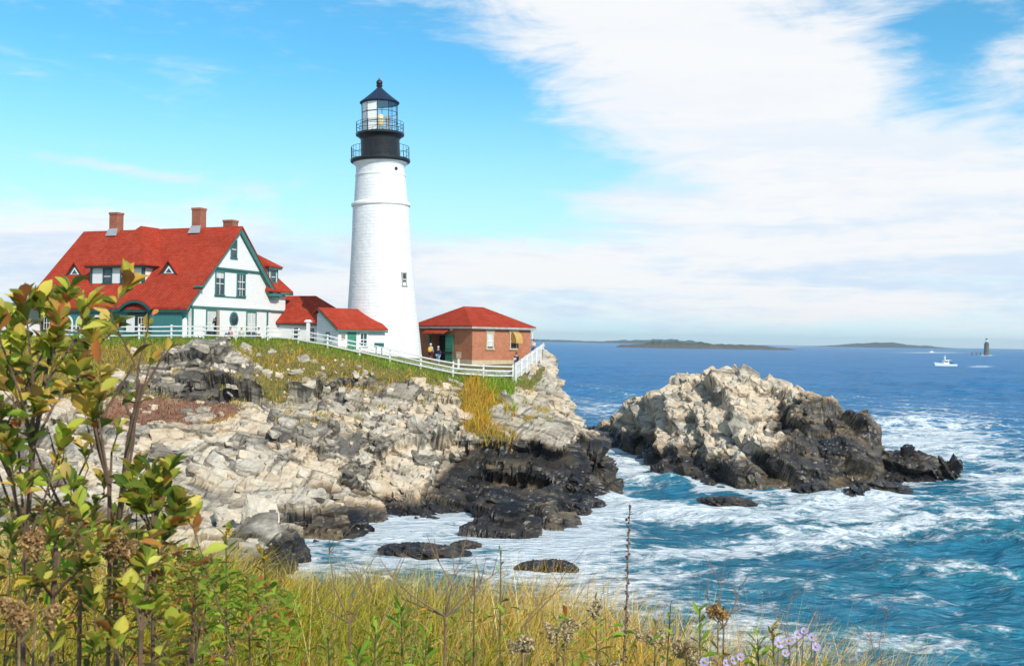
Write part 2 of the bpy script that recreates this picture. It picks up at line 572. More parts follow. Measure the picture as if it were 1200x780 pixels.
def mk_sea():
    m, nt, b = newmat("sea_water")
    p = geopos(nt)
    foam = nd(nt, 'ShaderNodeAttribute', attribute_name='foam').outputs['Fac']
    teal = nd(nt, 'ShaderNodeAttribute', attribute_name='teal').outputs['Fac']
    hgt = nd(nt, 'ShaderNodeAttribute', attribute_name='crest').outputs['Fac']
    deep = mix(nt, teal, (0.045, 0.25, 0.54), (0.011, 0.22, 0.285))
    deep = mix(nt, mapr(nt, noise(nt, mapping(nt, p, (0.02, 0.05, 1)), 1.0, 4), 0.35, 0.65), deep, mix(nt, 0.35, deep, (0.004, 0.06, 0.15)))
    deep = mix(nt, mapr(nt, noise(nt, mapping(nt, p, (0.45, 1.5, 1)), 0.9, 5, 0.65), 0.38, 0.62), mix(nt, 0.5, deep, (0.002, 0.05, 0.10)), deep)
    deep = mix(nt, mapr(nt, hgt, 0.1, 1.0, 0, 0.3), deep, (0.015, 0.26, 0.30))
    # lace of foam: stretched, distorted noise at three scales
    q = mapping(nt, p, (0.68, 1.0, 1.0), (0, 0, 0.12))
    f1 = noise(nt, q, 0.30, 8, 0.68, 1.2)
    f2 = noise(nt, q, 1.7, 6, 0.7, 0.8)
    vw = mix(nt, 0.25, mapping(nt, p, (0.45, 0.8, 1)), noise(nt, p, 0.6, 4, out=1))
    vo = nd(nt, 'ShaderNodeTexVoronoi', {'Vector': vw, 'Scale': 1.0}, feature='DISTANCE_TO_EDGE').outputs[0]
    lace = mapr(nt, vo, 0.0, 0.22, 0.16, -0.05)
    s = mth(nt, 'ADD', mth(nt, 'ADD', mth(nt, 'MULTIPLY', f1, 0.75), mth(nt, 'MULTIPLY', f2, 0.42)), lace)
    s = mth(nt, 'ADD', s, mth(nt, 'MULTIPLY', foam, 0.62))
    n9 = noise(nt, q, 3.2, 5, 0.7, 0.6)
    s = mth(nt, 'ADD', s, mth(nt, 'MULTIPLY', mth(nt, 'SUBTRACT', n9, 0.5), 0.6))
    fm = mapr(nt, s, 0.84, 1.16, 0, 1, True)
    c = mix(nt, fm, deep, ramp(nt, mth(nt, 'ADD', mth(nt, 'MULTIPLY', f2, 0.5), mth(nt, 'MULTIPLY', n9, 0.5)), [(0.38, (0.40, 0.55, 0.62)), (0.52, (0.72, 0.76, 0.78)), (0.65, (0.80, 0.81, 0.82))]))
    nt.links.new(c, b.inputs['Base Color'])
    nt.links.new(mth(nt, 'ADD', 0.13, mth(nt, 'MULTIPLY', fm, 0.6)), b.inputs['Roughness'])
    b.inputs['IOR'].default_value = 1.333
    b.inputs['Specular IOR Level'].default_value = 0.42
    h1 = noise(nt, mapping(nt, p, (0.6, 1.6, 1)), 1.5, 6, 0.66, 0.4)
    h2 = noise(nt, mapping(nt, p, (0.8, 1.4, 1)), 0.16, 6, 0.62)
    h3 = noise(nt, mapping(nt, p, (0.35, 1.0, 1)), 0.12, 6, 0.72)
    h = mth(nt, 'ADD', mth(nt, 'ADD', mth(nt, 'MULTIPLY', h1, 0.75), mth(nt, 'ADD', mth(nt, 'MULTIPLY', h2, 1.3), mth(nt, 'MULTIPLY', h3, 4.6))), mth(nt, 'MULTIPLY', fm, 0.10))
    bn = bump(nt, b, h, 0.9, 0.6)
    # wind-roughened water: mirror share rises only gently towards the horizon
    dif = nd(nt, 'ShaderNodeBsdfDiffuse', {'Color': c, 'Normal': bn.outputs[0]})
    glo = nd(nt, 'ShaderNodeBsdfGlossy', {'Color': (0.75, 0.88, 1.0), 'Roughness': 0.16, 'Normal': bn.outputs[0]})
    lw = nd(nt, 'ShaderNodeLayerWeight', {'Blend': 0.5, 'Normal': bn.outputs[0]}).outputs['Facing']
    fr = mth(nt, 'ADD', 0.035, mth(nt, 'MULTIPLY', mth(nt, 'POWER', lw, 3.2), 0.46))
    fr = mth(nt, 'MULTIPLY', fr, mth(nt, 'SUBTRACT', 1.0, mth(nt, 'MULTIPLY', fm, 0.9)))
    mx = nd(nt, 'ShaderNodeMixShader', {0: fr})
    nt.links.new(dif.outputs[0], mx.inputs[1])
    nt.links.new(glo.outputs[0], mx.inputs[2])
    nt.links.new(mx.outputs[0], nt.nodes['Material Output'].inputs[0])
    return m


def mk_glass(name, col=(0.03, 0.045, 0.06)):
    m, nt, b = newmat(name)
    p = objco(nt)
    n = noise(nt, p, 1.3, 3)
    nt.links.new(ramp(nt, n, [(0.35, tuple(c * 0.7 for c in col)), (0.65, tuple(c * 1.6 for c in col))]), b.inputs['Base Color'])
    b.inputs['Roughness'].default_value = 0.08
    b.inputs['Specular IOR Level'].default_value = 0.6
    return m


def mk_clear():
    m, nt, b = newmat("lantern_glass")
    g = nd(nt, 'ShaderNodeBsdfGlossy', {'Roughness': 0.05, 'Color': (0.9, 0.95, 1)})
    t = nd(nt, 'ShaderNodeBsdfTransparent', {'Color': (0.93, 0.96, 0.97)})
    mx = nd(nt, 'ShaderNodeMixShader', {0: 0.12})
    nt.links.new(t.outputs[0], mx.inputs[1])
    nt.links.new(g.outputs[0], mx.inputs[2])
    nt.links.new(mx.outputs[0], nt.nodes['Material Output'].inputs[0])
    return m


M['siding'] = mk_siding()
M['roof'] = mk_roof()
M['brick'] = mk_brick()
M['chimney'] = mk_brick("chimney_brick", (0.27, 0.06, 0.028), (0.40, 0.11, 0.05), (0.3, 0.18, 0.12))
M['tower'] = mk_tower()
M['rock'] = mk_rock("cliff_rock", 0.5)
M['rock_isl'] = mk_rock("islet_rock", 0.75)
M['sea'] = mk_sea()
M['glass'] = mk_glass("window_glass")
M['clear'] = mk_clear()
M['teal'] = simple("teal_trim", (0.045, 0.17, 0.155), 0.5, 0.15)
M['dteal'] = simple("dark_teal_trim", (0.02, 0.085, 0.085), 0.5, 0.15)
M['porch'] = simple("porch_teal", (0.045, 0.19, 0.19), 0.55, 0.12)
M['green'] = simple("green_paint", (0.045, 0.22, 0.15), 0.5, 0.15)
M['white'] = simple("white_paint", (0.80, 0.80, 0.79), 0.5, 0.06)
M['fencew'] = simple("weathered_white_paint", (0.66, 0.66, 0.65), 0.7, 0.14, 6.0)
M['black'] = simple("black_iron", (0.018, 0.02, 0.024), 0.38, 0.3)
M['navyroof'] = simple("lantern_roof_paint", (0.02, 0.03, 0.06), 0.35, 0.2)
M['conc'] = simple("concrete", (0.36, 0.35, 0.33), 0.85, 0.2, 2.0, bmp=0.02)
M['stone'] = simple("pale_stone", (0.52, 0.43, 0.30), 0.8, 0.15, 3.0, bmp=0.01)
M['wood'] = simple("grey_wood", (0.28, 0.23, 0.17), 0.85, 0.25, 8.0, bmp=0.01)
M['lead'] = simple("lead_flashing", (0.33, 0.34, 0.37), 0.5, 0.15)
M['dark'] = simple("interior_shade", (0.015, 0.03, 0.025), 0.8, 0.3)  # shade of unlit interiors, put into the base colour
M['granite'] = simple("granite_blocks", (0.11, 0.105, 0.085), 0.85, 0.3, 0.6, bmp=0.1)
M['mustard'] = simple("awning_canvas", (0.46, 0.29, 0.09), 0.8, 0.15)
M['curtain'] = simple("curtain_cloth", (0.55, 0.57, 0.56), 0.8, 0.12)
M['slate'] = simple("dark_roof", (0.05, 0.075, 0.065), 0.8, 0.2)
M['hull'] = simple("boat_white", (0.82, 0.82, 0.80), 0.3, 0.05)
M['bark'] = simple("shrub_bark", (0.12, 0.075, 0.05), 0.85, 0.35, 25.0, bmp=0.004)
M['twig'] = simple("dry_twig", (0.20, 0.125, 0.075), 0.85, 0.35, 30.0)
M['leaf'] = attr_leaf("leaf", 0.45, 0.5, 0.12)
M['blade'] = attr_leaf("grass_blade", 0.3, 0.6)
M['petal'] = attr_leaf("petal", 0.3, 0.6)
M['fluff'] = attr_leaf("dry_flower", 0.2, 0.9)

# ------------------------------------------------------------------ terrain
class RBF:
    def __init__(self, P, z, sm=0.0):
        self.P = np.asarray(P, float)
        n = len(P)
        d = np.sqrt(((self.P[:, None] - self.P[None]) ** 2).sum(2) + 0.15)
        A = np.zeros((n + 3, n + 3))
        A[:n, :n] = d + np.eye(n) * sm
        A[:n, n] = 1
        A[:n, n + 1:] = self.P
        A[n:, :n] = A[:n, n:].T
        self.w = np.linalg.lstsq(A, np.r_[z, 0, 0, 0], rcond=None)[0]

    def __call__(self, X, Y):
        sh = np.shape(X)
        x = np.ravel(X).astype(float)
        y = np.ravel(Y).astype(float)
        out = np.empty(len(x))
        n = len(self.P)
        for s in range(0, len(x), 40000):
            e = slice(s, s + 40000)
            d = np.sqrt((x[e, None] - self.P[None, :, 0]) ** 2 + (y[e, None] - self.P[None, :, 1]) ** 2 + 0.15)
            out[e] = d @ self.w[:n] + self.w[n] + self.w[n + 1] * x[e] + self.w[n + 2] * y[e]
        return out.reshape(sh)


pix = [  # (px, py, distance): points of the headland read off its slopes
    (60, 395, 86), (140, 398, 85), (250, 397.5, 85), (333, 399, 85), (380, 408, 84), (433, 419, 84), (485, 432, 83), (516, 439, 83), (542, 444, 83), (600, 446, 85), (637, 418, 104),
    (170, 411, 82), (250, 412, 82), (310, 415, 82), (350, 414, 82), (400, 424, 81.5), (450, 434, 81), (500, 443, 81), (540, 450, 81.5), (580, 457, 82),
    (170, 420, 80), (230, 418, 80), (300, 432, 79.5), (350, 430, 80),
    (170, 468, 77.5), (225, 466, 77.5), (270, 462, 77.5), (330, 470, 77.5), (400, 470, 78), (460, 470, 78.5), (510, 468, 79),
    (160, 488, 75), (210, 487, 75), (270, 485, 75.5), (330, 500, 75),
    (150, 505, 72.5), (190, 512, 71.5), (250, 520, 70.5), (300, 518, 72), (370, 500, 74.5), (430, 490, 76), (480, 490, 77), (520, 480, 78),
    (150, 560, 65), (220, 555, 66), (270, 570, 65), (330, 548, 69), (400, 530, 71.5), (450, 530, 73), (500, 512, 75), (540, 500, 76.5),
    (230, 600, 58), (280, 592, 60), (330, 600, 61.5), (370, 575, 67), (430, 570, 69.5), (480, 572, 70.5), (520, 560, 71.5),
    (160, 620, 53), (100, 560, 56), (60, 600, 50),
    (560, 507, 75.2), (600, 508, 74.8), (640, 508, 75), (672, 512, 76.5), (697, 518, 79),
    (560, 485, 78), (600, 482, 79), (640, 482, 82), (666, 482, 86), (682, 500, 86), (640, 455, 88), (664, 465, 93), (600, 460, 83.5), (645, 430, 97), (622, 442, 90), (642, 421, 102),
    (560, 562, 73.4), (600, 573, 73.0), (640, 579, 72.8), (680, 579, 73.2), (698, 570, 75.3), (706, 545, 80),
    (560, 582, 71.0), (600, 590, 69.5), (650, 592, 69.5),
    (530, 588, 69), (580, 598, 67.8), (640, 604, 66), (500, 590, 68.5),
]
pts = [tuple(at(*q)) for q in pix]
pts[-4:] = [(a, b, c + 0.75) for a, b, c in pts[-4:]]
pts[-7:-4] = [(a, b, c + 0.3) for a, b, c in pts[-7:-4]]
for (px, py, z) in [(345, 655, 0.2), (385, 628, 0.2), (412, 612, 0.3), (440, 605, 0.1), (470, 601, 0.2), (505, 606, 0.1), (545, 617, 0.05), (600, 622, 0), (645, 617, 0), (668, 604, 0), (692, 592, 0),
                    (330, 645, 1.1), (300, 630, 2.0), (385, 600, 1.3),
                    (450, 630, -1.3), (520, 640, -1.3), (600, 645, -1.3), (680, 630, -1.3), (400, 660, -1.2), (500, 690, -1.8), (400, 690, -1.5), (740, 590, -1.8), (740, 545, -2), (730, 520, -2), (760, 500, -2), (600, 720, -2), (345, 700, -0.9)]:
    pts.append(tuple(atz(px, py, z)))
pts += [(-29, 92, 11), (-34, 93, 11), (-45, 100, 11), (-24, 106, 11), (-60, 88, 11), (-60, 110, 11), (-60, 132, 10), (-30, 132, 9), (-19, 104, 10.6), (-15.4, 90.5, 10.3), (-12.3, 93, 9.9),
        (-12.3, 103, 9.7), (-3.9, 100, 9.08), (1.5, 105.2, 9.05), (-10, 107, 9.2), (-2, 112, 9), (1.5, 111, 8.6), (2.9, 104.6, 9.1), (-2, 96, 8.9), (-3.5, 90, 8.6), (0.6, 92, 8.65), (0, 122, 3), (-12, 134, 2), (-10, 142, -2), (5, 128, -2),
        (1.0, 97, 8.7), (1.9, 100, 8.95), (0, 99, 8.75), (2.3, 98, 9.0), (0, 94, 8.5), (5.6, 108, -1), (4.6, 104, 4), (6.5, 101, -1), (7.4, 96, -1), (7.1, 90, -1.3), (6.8, 84, -1.8), (6.5, 78, -2.0), (5.7, 72.5, -2.0),
        (-60, 145, -2), (-30, 145, -2), (-45, 60, 9), (-40, 50, 8), (-32, 42, 6.5), (-24, 40, 4), (-18, 38, 1.5), (-60, 70, 11), (-12, 38, -1.5), (-5, 38, -2), (6, 40, -2), (14, 60, -2), (14, 90, -2.5), (14, 120, -2.5)]
pts = np.array(pts)
_ground = RBF(pts[:, :2], pts[:, 2], 0.02)


def ground_rbf(X, Y):
    """the surveyed slopes, levelled round the brick building"""
    z = _ground(X, Y)
    fx = 0.25 + (Y - 85) * 0.155                       # line of the picket fence
    k = sstep(0.1, 0.8, fx - X) * sstep(86.0, 88.0, Y) * sstep(-9, -6, X) * sstep(114, 110, Y)
    return z * (1 - k) + np.minimum(z, 8.62 + (Y - 88) * 0.026) * k

# strata frame: thin, dipping slabs
_sr = np.array(Matrix.Rotation(0.42, 3, 'Y') @ Matrix.Rotation(-0.30, 3, 'X') @ Matrix.Rotation(0.5, 3, 'Z'))


def rockify(V, N, amp, seed, scales=((4.6, 0.95), (1.9, 0.42), (0.75, 0.13)), strata=_sr, flat=0.36):
    """push the vertices out along the normals in fractured facets; returns the vertices and a crack value"""
    wob = np.stack([fbm(V * 0.3, seed + 50 + i, 2) for i in range(3)], 1) * 0.45
    crack = np.zeros(len(V))
    out = np.zeros(len(V))
    tint = np.zeros(len(V))
    for i, (s, a) in enumerate(scales):
        Q = ((V + wob * min(1, s / 2)) @ strata.T) / (s * np.array([1.25, 0.85, flat]))
        f1, f2, r, off = worley(Q, seed + i * 7)
        g = (r[:, 1:4] - 0.5) * np.array([1.0, 1.0, 1.6])
        out += a * ((r[:, 0] - 0.5) * 1.15 + (off * g).sum(1) * 1.1)
        e = sstep(0.09, 0.0, f2 - f1)
        crack = np.maximum(crack, e * (1.0 if i < 2 else 0.6))
        out -= e * a * 0.3
        if i < 2: tint += (r[:, 2] - 0.5) * (1.0 if i == 0 else 0.7)
    out += fbm(V * 0.8, seed + 90, 3) * 0.10
    return V + N * (out * amp)[:, None], crack, tint


def _basis(n, yaw):
    n = np.array(n, float)
    n /= np.linalg.norm(n)
    u = np.cross([math.sin(yaw), math.cos(yaw), 0.0], n)
    u /= np.linalg.norm(u)
    v = np.cross(n, u)
    return np.stack([u, v, n])


def relax(P, shape, it):
    """even out a displaced grid so that steep risers get their share of vertices"""
    G = P.reshape(*shape, 3).copy()
    for _ in range(it):
        A = (G[:-2, 1:-1] + G[2:, 1:-1] + G[1:-1, :-2] + G[1:-1, 2:]) / 4
        G[1:-1, 1:-1] = G[1:-1, 1:-1] * 0.5 + A * 0.5
    du, dv = np.gradient(G, axis=1), np.gradient(G, axis=0)
    n = np.cross(du, dv).reshape(-1, 3)
    return G.reshape(-1, 3), n / (np.linalg.norm(n, axis=1)[:, None] + 1e-9)


def strata(V, N, amp, seed, R, levels, fold=1.0, shape=None, its=3):
    """bedded, jointed rock: the surface snaps to dipping beds that are broken along two joint sets.
    returns vertices, crack, tone and the bedding coordinates"""
    w1 = np.stack([fbm(V * 0.055, seed + 40 + i, 2) for i in range(3)], 1) * 3.2 * fold
    w2 = np.stack([fbm(V * 0.5, seed + 44 + i, 2) for i in range(3)], 1) * 0.22
    P = V.copy()
    nn = np.clip(N @ R[2], 0.30, 1)
    crack = np.zeros(len(V))
    tone = np.zeros(len(V))
    for li, (Lu, Lv, T, terr, off, tilt) in enumerate(levels):
        if shape is not None and li == 2:
            P, N = relax(P, shape, its)
            nn = np.clip(N @ R[2], 0.45, 1)
        Q = (P + w1 + w2) @ R.T
        z0 = 0 * Q[:, 0]
        sT = Q[:, 2] / T + 0.35 * vnoise(V * 0.11, seed + 70 + li)
        k = np.floor(sT)
        h1 = _hash(k, z0, z0, seed + li)
        jv = Q[:, 1] / Lv + _h01(h1, 1) * 9
        j = np.floor(jv)
        h2 = _hash(k, j, z0, seed + 11 + li)
        iu = Q[:, 0] / Lu + _h01(h2, 2) * 9
        i = np.floor(iu)
        h3 = _hash(k, j, i, seed + 23 + li)
        fu, fv, fs = iu - i, jv - j, sT - k
        e = np.minimum(np.minimum(fu, 1 - fu) * Lu, np.minimum(fv, 1 - fv) * Lv)
        # some joints stay closed
        open_ = _h01(h3, 6) > 0.35
        ck = sstep(0.17 if li < 2 else 0.11, 0.02, e) * open_
        tgt = np.clip((0.5 - fs) * T / nn, -0.8 * T, 0.8 * T)
        d = terr * tgt + off * (_h01(h3, 3) - 0.5) + tilt * ((fu - 0.5) * (_h01(h3, 4) - 0.5) * Lu + (fv - 0.5) * (_h01(h3, 5) - 0.5) * Lv)
        d = d - ck * off * 0.35
        P = P + N * (d * amp)[:, None]
        crack = np.maximum(crack, ck * (0.95, 0.9, 0.42)[min(li, 2)])
        tone += (_h01(h3, 7) - 0.5) * (1.2, 0.9, 0.35)[min(li, 2)]
    if shape is not None and its > 5: P, N = relax(P, shape, 1)
    P = P + N * (fbm(V * 1.1, seed + 90, 3) * 0.10 * amp + fbm(V * 2.6, seed + 95, 2) * 0.05 * amp)[:, None]
    return P, crack, tone, (P + w1 + w2) @ R.T


LEV = [(5.0, 4.0, 1.6, 0.78, 1.25, 0.16), (2.7, 2.0, 0.75, 0.75, 0.6, 0.16), (0.9, 0.65, 0.26, 0.6, 0.17, 0.12)]


def _protos(n, seed, sub=0):
    r = np.random.default_rng(seed)
    out = []
    for _ in range(n):
        c = np.array([[i, j, k] for i in (-1, 1) for j in (-1, 1) for k in (-1, 1)], float)
        c *= 1 - 0.34 * r.random((8, 3)) ** 1.6
        e = r.uniform(-0.9, 0.9, (5, 3))
        ax = r.integers(0, 3, 5)
        e[np.arange(5), ax] = np.sign(r.normal(size=5)) * (0.9 + 0.12 * r.random(5))
        bm = bmesh.new()
        for p in np.r_[c, e]: bm.verts.new(p)
        g = bmesh.ops.convex_hull(bm, input=bm.verts)
        bmesh.ops.delete(bm, geom=[v for v in bm.verts if not v.link_faces], context='VERTS')
        bmesh.ops.bevel(bm, geom=[e_ for e_ in bm.edges if e_.calc_face_angle(0) > 0.5], offset=0.06, segments=1, affect='EDGES', profile=0.5)
        if sub:
            bmesh.ops.triangulate(bm, faces=bm.faces)
            for _k in range(sub): bmesh.ops.subdivide_edges(bm, edges=[e_ for e_ in bm.edges if e_.calc_length() > 0.42], cuts=1, use_grid_fill=True)
        bmesh.ops.triangulate(bm, faces=bm.faces)
        bm.verts.index_update()
        bm.normal_update()
        out.append((np.array([v.co[:] for v in bm.verts]), np.array([[v.index for v in f.verts] for f in bm.faces]), np.array([v.normal[:] for v in bm.verts])))
        bm.free()
    return out


PROTO = _protos(36, 77)
PROTO_FINE = _protos(24, 78, 3)


def _rot(ax, ay, az):
    return np.array(Matrix.Rotation(az, 3, 'Z') @ Matrix.Rotation(ay, 3, 'Y') @ Matrix.Rotation(ax, 3, 'X'))


def blocks(V, N, prob, count, seed, lo, hi, orient, dims, sink=0.25, fine=0.0, loose=1.0):
    """angular blocks bedded into the surface; returns vertices, triangles, a tone per vertex"""
    r = np.random.default_rng(seed)
    prob = prob / np.clip(N[:, 2], 0.25, 1)
    idx = r.choice(len(V), count, p=prob / prob.sum())
    oz = vnoise(V[idx] * 0.12, seed + 1)
    ox = vnoise(V[idx] * 0.10, seed + 2)
    VS, FS, TS, NS = [], [], [], []
    lib = PROTO_FINE if fine else PROTO
    off = 0
    for k, i in enumerate(idx):
        pv, pf, pn_ = lib[r.integers(len(lib))]
        L = lo * (hi / lo) ** (r.random() ** 1.7)
        d = np.array(dims(r, V[i])) * L * 0.5
        R = _rot(orient[0] + 0.45 * ox[k] + r.normal() * 0.10 * loose, orient[1] + 0.35 * oz[k] + r.normal() * 0.10 * loose, orient[2] + 0.9 * oz[k] + r.normal() * 0.2 * loose)
        c = V[i] - N[i] * d.min() * sink * (0.6 + 0.9 * r.random())
        W = (pv * d) @ R.T + c
        VS.append(W)
        NS.append((pn_ / d) @ R.T)
        FS.append(pf + off)
        off += len(pv)
        TS.append(np.full(len(pv), r.normal() * 0.45))
    VS = np.concatenate(VS)
    if fine:
        NS = np.concatenate(NS)
        NS /= np.linalg.norm(NS, axis=1)[:, None] + 1e-9
        VS, _c, _t = rockify(VS, NS, fine, seed + 9, scales=((1.7, 0.42), (0.7, 0.20)), flat=0.5)
    return VS, np.concatenate(FS), np.concatenate(TS)


def tris(FC): return np.concatenate([FC[:, [0, 1, 2]], FC[:, [0, 2, 3]]])


def grid_mesh(xs, ys):
    X, Y = np.meshgrid(xs, ys)
    ny, nx = X.shape
    i = np.arange(ny - 1)[:, None] * nx + np.arange(nx - 1)[None]
    FC = np.stack([i, i + 1, i + nx + 1, i + nx], -1).reshape(-1, 4)
    return X, Y, FC


def normals_from(X, Y, Z):
    ny = np.gradient(Z, axis=0) / np.gradient(Y, axis=0)
    nx = np.gradient(Z, axis=1) / np.gradient(X, axis=1)
    N = np.stack([-nx, -ny, np.ones_like(Z)], -1).reshape(-1, 3)
    return N / np.linalg.norm(N, axis=1)[:, None]


xs = np.r_[np.arange(-75, -46, 0.7), np.arange(-46, -40, 0.3), np.arange(-40, 10.5, 0.115), np.arange(10.5, 15, 0.5)]
ys = np.r_[np.arange(38, 42, 0.25), np.arange(42, 88, 0.1), np.arange(88, 108, 0.22), np.arange(108, 150, 0.8)]
X, Y, FC = grid_mesh(xs, ys)
Z = ground_rbf(X, Y)
V0 = np.stack([X, Y, Z], -1).reshape(-1, 3)
N0 = normals_from(X, Y, Z)
pp = proj(V0)
lawn = [(0, 396), (140, 398), (333, 398), (380, 408), (433, 419), (485, 431), (516, 438), (545, 443), (600, 445), (638, 416), (620, 395), (0, 380)]
banks = [
    [(-60, 380), (140, 392), (333, 392), (400, 408), (485, 428), (545, 440), (600, 442), (603, 450), (590, 470), (570, 478), (568, 500), (546, 502), (540, 470), (530, 452), (490, 448), (455, 446), (425, 438), (400, 436), (372, 446), (350, 452), (325, 440), (300, 424), (272, 408), (240, 410), (200, 412), (160, 430), (120, 470), (-60, 470)],
    [(130, 470), (200, 466), (262, 470), (282, 480), (262, 492), (220, 503), (150, 506), (110, 500)],
    [(310, 430), (340, 440), (335, 470), (315, 468), (300, 450)],
    [(545, 500), (575, 500), (600, 510), (605, 518), (560, 512)],
    [(625, 440), (640, 425), (632, 450), (612, 460)],
]
soil = np.zeros(len(V0))
for b_ in banks: soil[inpoly(pp, b_)] = 1
flatg = (V0[:, 1] > 83.5 + 0.0 * V0[:, 0]) & (V0[:, 2] > 8.0)
plateau = (V0[:, 0] < 1.5) & (V0[:, 1] > 84.5) & (V0[:, 2] > 7.7)
soil[plateau] = 1
heath = inpoly(pp, banks[1]).astype(float)
# smooth the mask
S = soil.reshape(X.shape)
for _ in range(6):
    S = (S + np.roll(S, 1, 0) + np.roll(S, -1, 0) + np.roll(S, 1, 1) + np.roll(S, -1, 1)) / 5
soil = S.ravel()
amp = np.clip(1 - soil * 0.86, 0, 1) * sstep(-1.5, 0.3, V0[:, 2])
amp[plateau] *= 0.05
amp *= np.where((pp[:, 0] > 545) & (pp[:, 0] < 705) & (pp[:, 1] > 455) & (pp[:, 1] < 510), 0.6, 1.0)
RB = _basis((0.04, -0.40, 0.90), 0.25)
V1, crack, tint, BQ = strata(V0, N0, amp, 3, RB, LEV, 1.0, X.shape)
tint -= 0.75 * sstep(5.8, 7.2, V0[:, 2]) * (V0[:, 0] < -6)


def slab(r, p):
    if p[2] > 6.6 and r.random() < 0.6: return (0.55, 0.6, 0.9)
    return (1.15, 0.75 + 0.3 * r.random(), 0.30 + 0.22 * r.random())


rockp = np.clip(1 - soil * 1.15, 0, 1) * (V1[:, 2] > -0.2) * (V1[:, 1] < 104) * (V1[:, 1] > 42) * (V1[:, 0] > -38)
inbank = np.clip(soil, 0, 1) * (fbm(V1 * 0.35, 88, 3) > 0.02) * (V1[:, 1] < 82.5) * (pp[:, 1] > 408) * (pp[:, 0] < 545) * (pp[:, 0] > 120)
smooth_end = np.where((pp[:, 0] > 560) & (pp[:, 1] > 455), 0.45, 1.0)
BV, BF, BT = [V1], [tris(FC)], [tint]
off = len(V1)
for (cnt, lo, hi, sd) in ((190, 0.9, 2.1, 2), (1100, 0.25, 0.9, 3)):
    v_, f_, t_ = blocks(V1, N0, rockp * smooth_end + 1.6 * inbank, cnt, 500 + sd, lo, hi, (0.45, 0.25, 0.5), slab, 0.5, 0.35 if hi > 1 else 0.0, 1.6)
    BV.append(v_)
    BF.append(f_ + off)
    BT.append(t_)
    off += len(v_)
n0 = len(V1)
V1 = np.concatenate(BV)
FCT = np.concatenate(BF)
tint = np.concatenate(BT)
soil = np.r_[soil, np.zeros(len(V1) - n0)]
heath = np.r_[heath, np.zeros(len(V1) - n0)]
crack = np.r_[crack, np.zeros(len(V1) - n0)]
BQ = np.r_[BQ, V1[n0:] @ RB.T]
# wetness: high up the exposed end, low in the cove
hi = sstep(-6.0, -1.5, V1[:, 0])
wl = 0.8 + 2.8 * hi + 0.9 * fbm(V1 * np.array([0.25, 0.25, 0.1]), 60, 3)
wet = sstep(wl + 1.5, wl - 0.8, V1[:, 2])
ter = np_mesh("terrain", V1, FCT, M['rock'], attrs={'wet': ('FLOAT', wet), 'soil': ('FLOAT', soil), 'heath': ('FLOAT', heath), 'crack': ('FLOAT', crack * (1 - soil)), 'tint': ('FLOAT', tint), 'bed': ('VEC', BQ)})
tag(ter, "fractured pale rock headland under the lighthouse", None, None, "structure")
ter_bvh = BVHTree.FromPolygons([tuple(v) for v in V1[:n0].tolist()], FC.tolist())


def gz(x, y, default=0.0):
    h = ter_bvh.ray_cast(Vector((x, y, 60)), Vector((0, 0, -1)))
    return h[0].z if h[0] is not None else default


def hit(px, py):
    d = Vector(ray(px, py))
    h = ter_bvh.ray_cast(Vector(CO), d.normalized())
    return h[0]


# ------------------------------------------------------------------ the rock islet
ip = [(pxa, pya, Da) for (pxa, pya, Da) in [
    (716, 488, 118), (735, 465, 114), (765, 452, 110), (790, 437, 105), (830, 432, 100), (870, 433, 98), (915, 441, 98), (935, 456, 97), (950, 470, 94), (985, 477, 92), (1010, 492, 90), (1033, 511, 88),
    (745, 490, 112), (780, 482, 103), (820, 470, 96), (860, 465, 93), (900, 470, 92), (800, 500, 95), (830, 500, 91), (870, 500, 88), (910, 500, 87), (950, 505, 87), (985, 510, 86), (1015, 525, 86),
    (785, 530, 93), (810, 545, 87), (840, 545, 83.5), (880, 540, 82.5), (920, 540, 82.5), (960, 545, 82.8), (1000, 545, 84), (1030, 545, 85.5), (860, 450, 97), (890, 455, 96), (835, 450, 98)]]
IP = [tuple(at(*q)) for q in ip]
for (px, py) in [(709, 512), (735, 518), (765, 532), (780, 548), (800, 562), (830, 573), (880, 578), (930, 577), (965, 572), (1000, 570), (1040, 562), (1048, 550)]:
    IP.append(tuple(atz(px, py, 0.0)))
for (px, py) in [(690, 520), (720, 535), (745, 550), (770, 570), (800, 590), (850, 600), (900, 600), (960, 600), (1020, 595), (1070, 575), (1090, 545)]:
    IP.append(tuple(atz(px, py, -1.6)))
IP += [(33, 88, 0.3), (36, 92, -1.5), (34, 100, -1), (32, 110, -1.2), (26, 122, -1.5), (18, 130, -1.5), (10, 130, -1.5), (8, 122, -1.2), (30, 97, 2.0), (27, 106, 2.5), (20, 116, 2.5), (14, 123, 1.5), (25, 101, 5.5), (21, 108, 6)]
IP = np.array(IP)
IP[:, 2] -= np.where(IP[:, 2] > 6, 0.8, 0)
isl_rbf = RBF(IP[:, :2], IP[:, 2], 0.02)
xs = np.arange(6, 38, 0.125)
ys = np.r_[np.arange(72, 104, 0.1), np.arange(104, 132, 0.25)]
X, Y, FC = grid_mesh(xs, ys)
Z = isl_rbf(X, Y)
V0 = np.stack([X, Y, Z], -1).reshape(-1, 3)
N0 = normals_from(X, Y, Z)
amp = sstep(-1.6, 0.6, V0[:, 2])
sr2 = np.array(Matrix.Rotation(-0.75, 3, 'Y') @ Matrix.Rotation(0.5, 3, 'X') @ Matrix.Rotation(0.9, 3, 'Z'))
RB2 = _basis((0.36, -0.34, 0.87), -0.4)
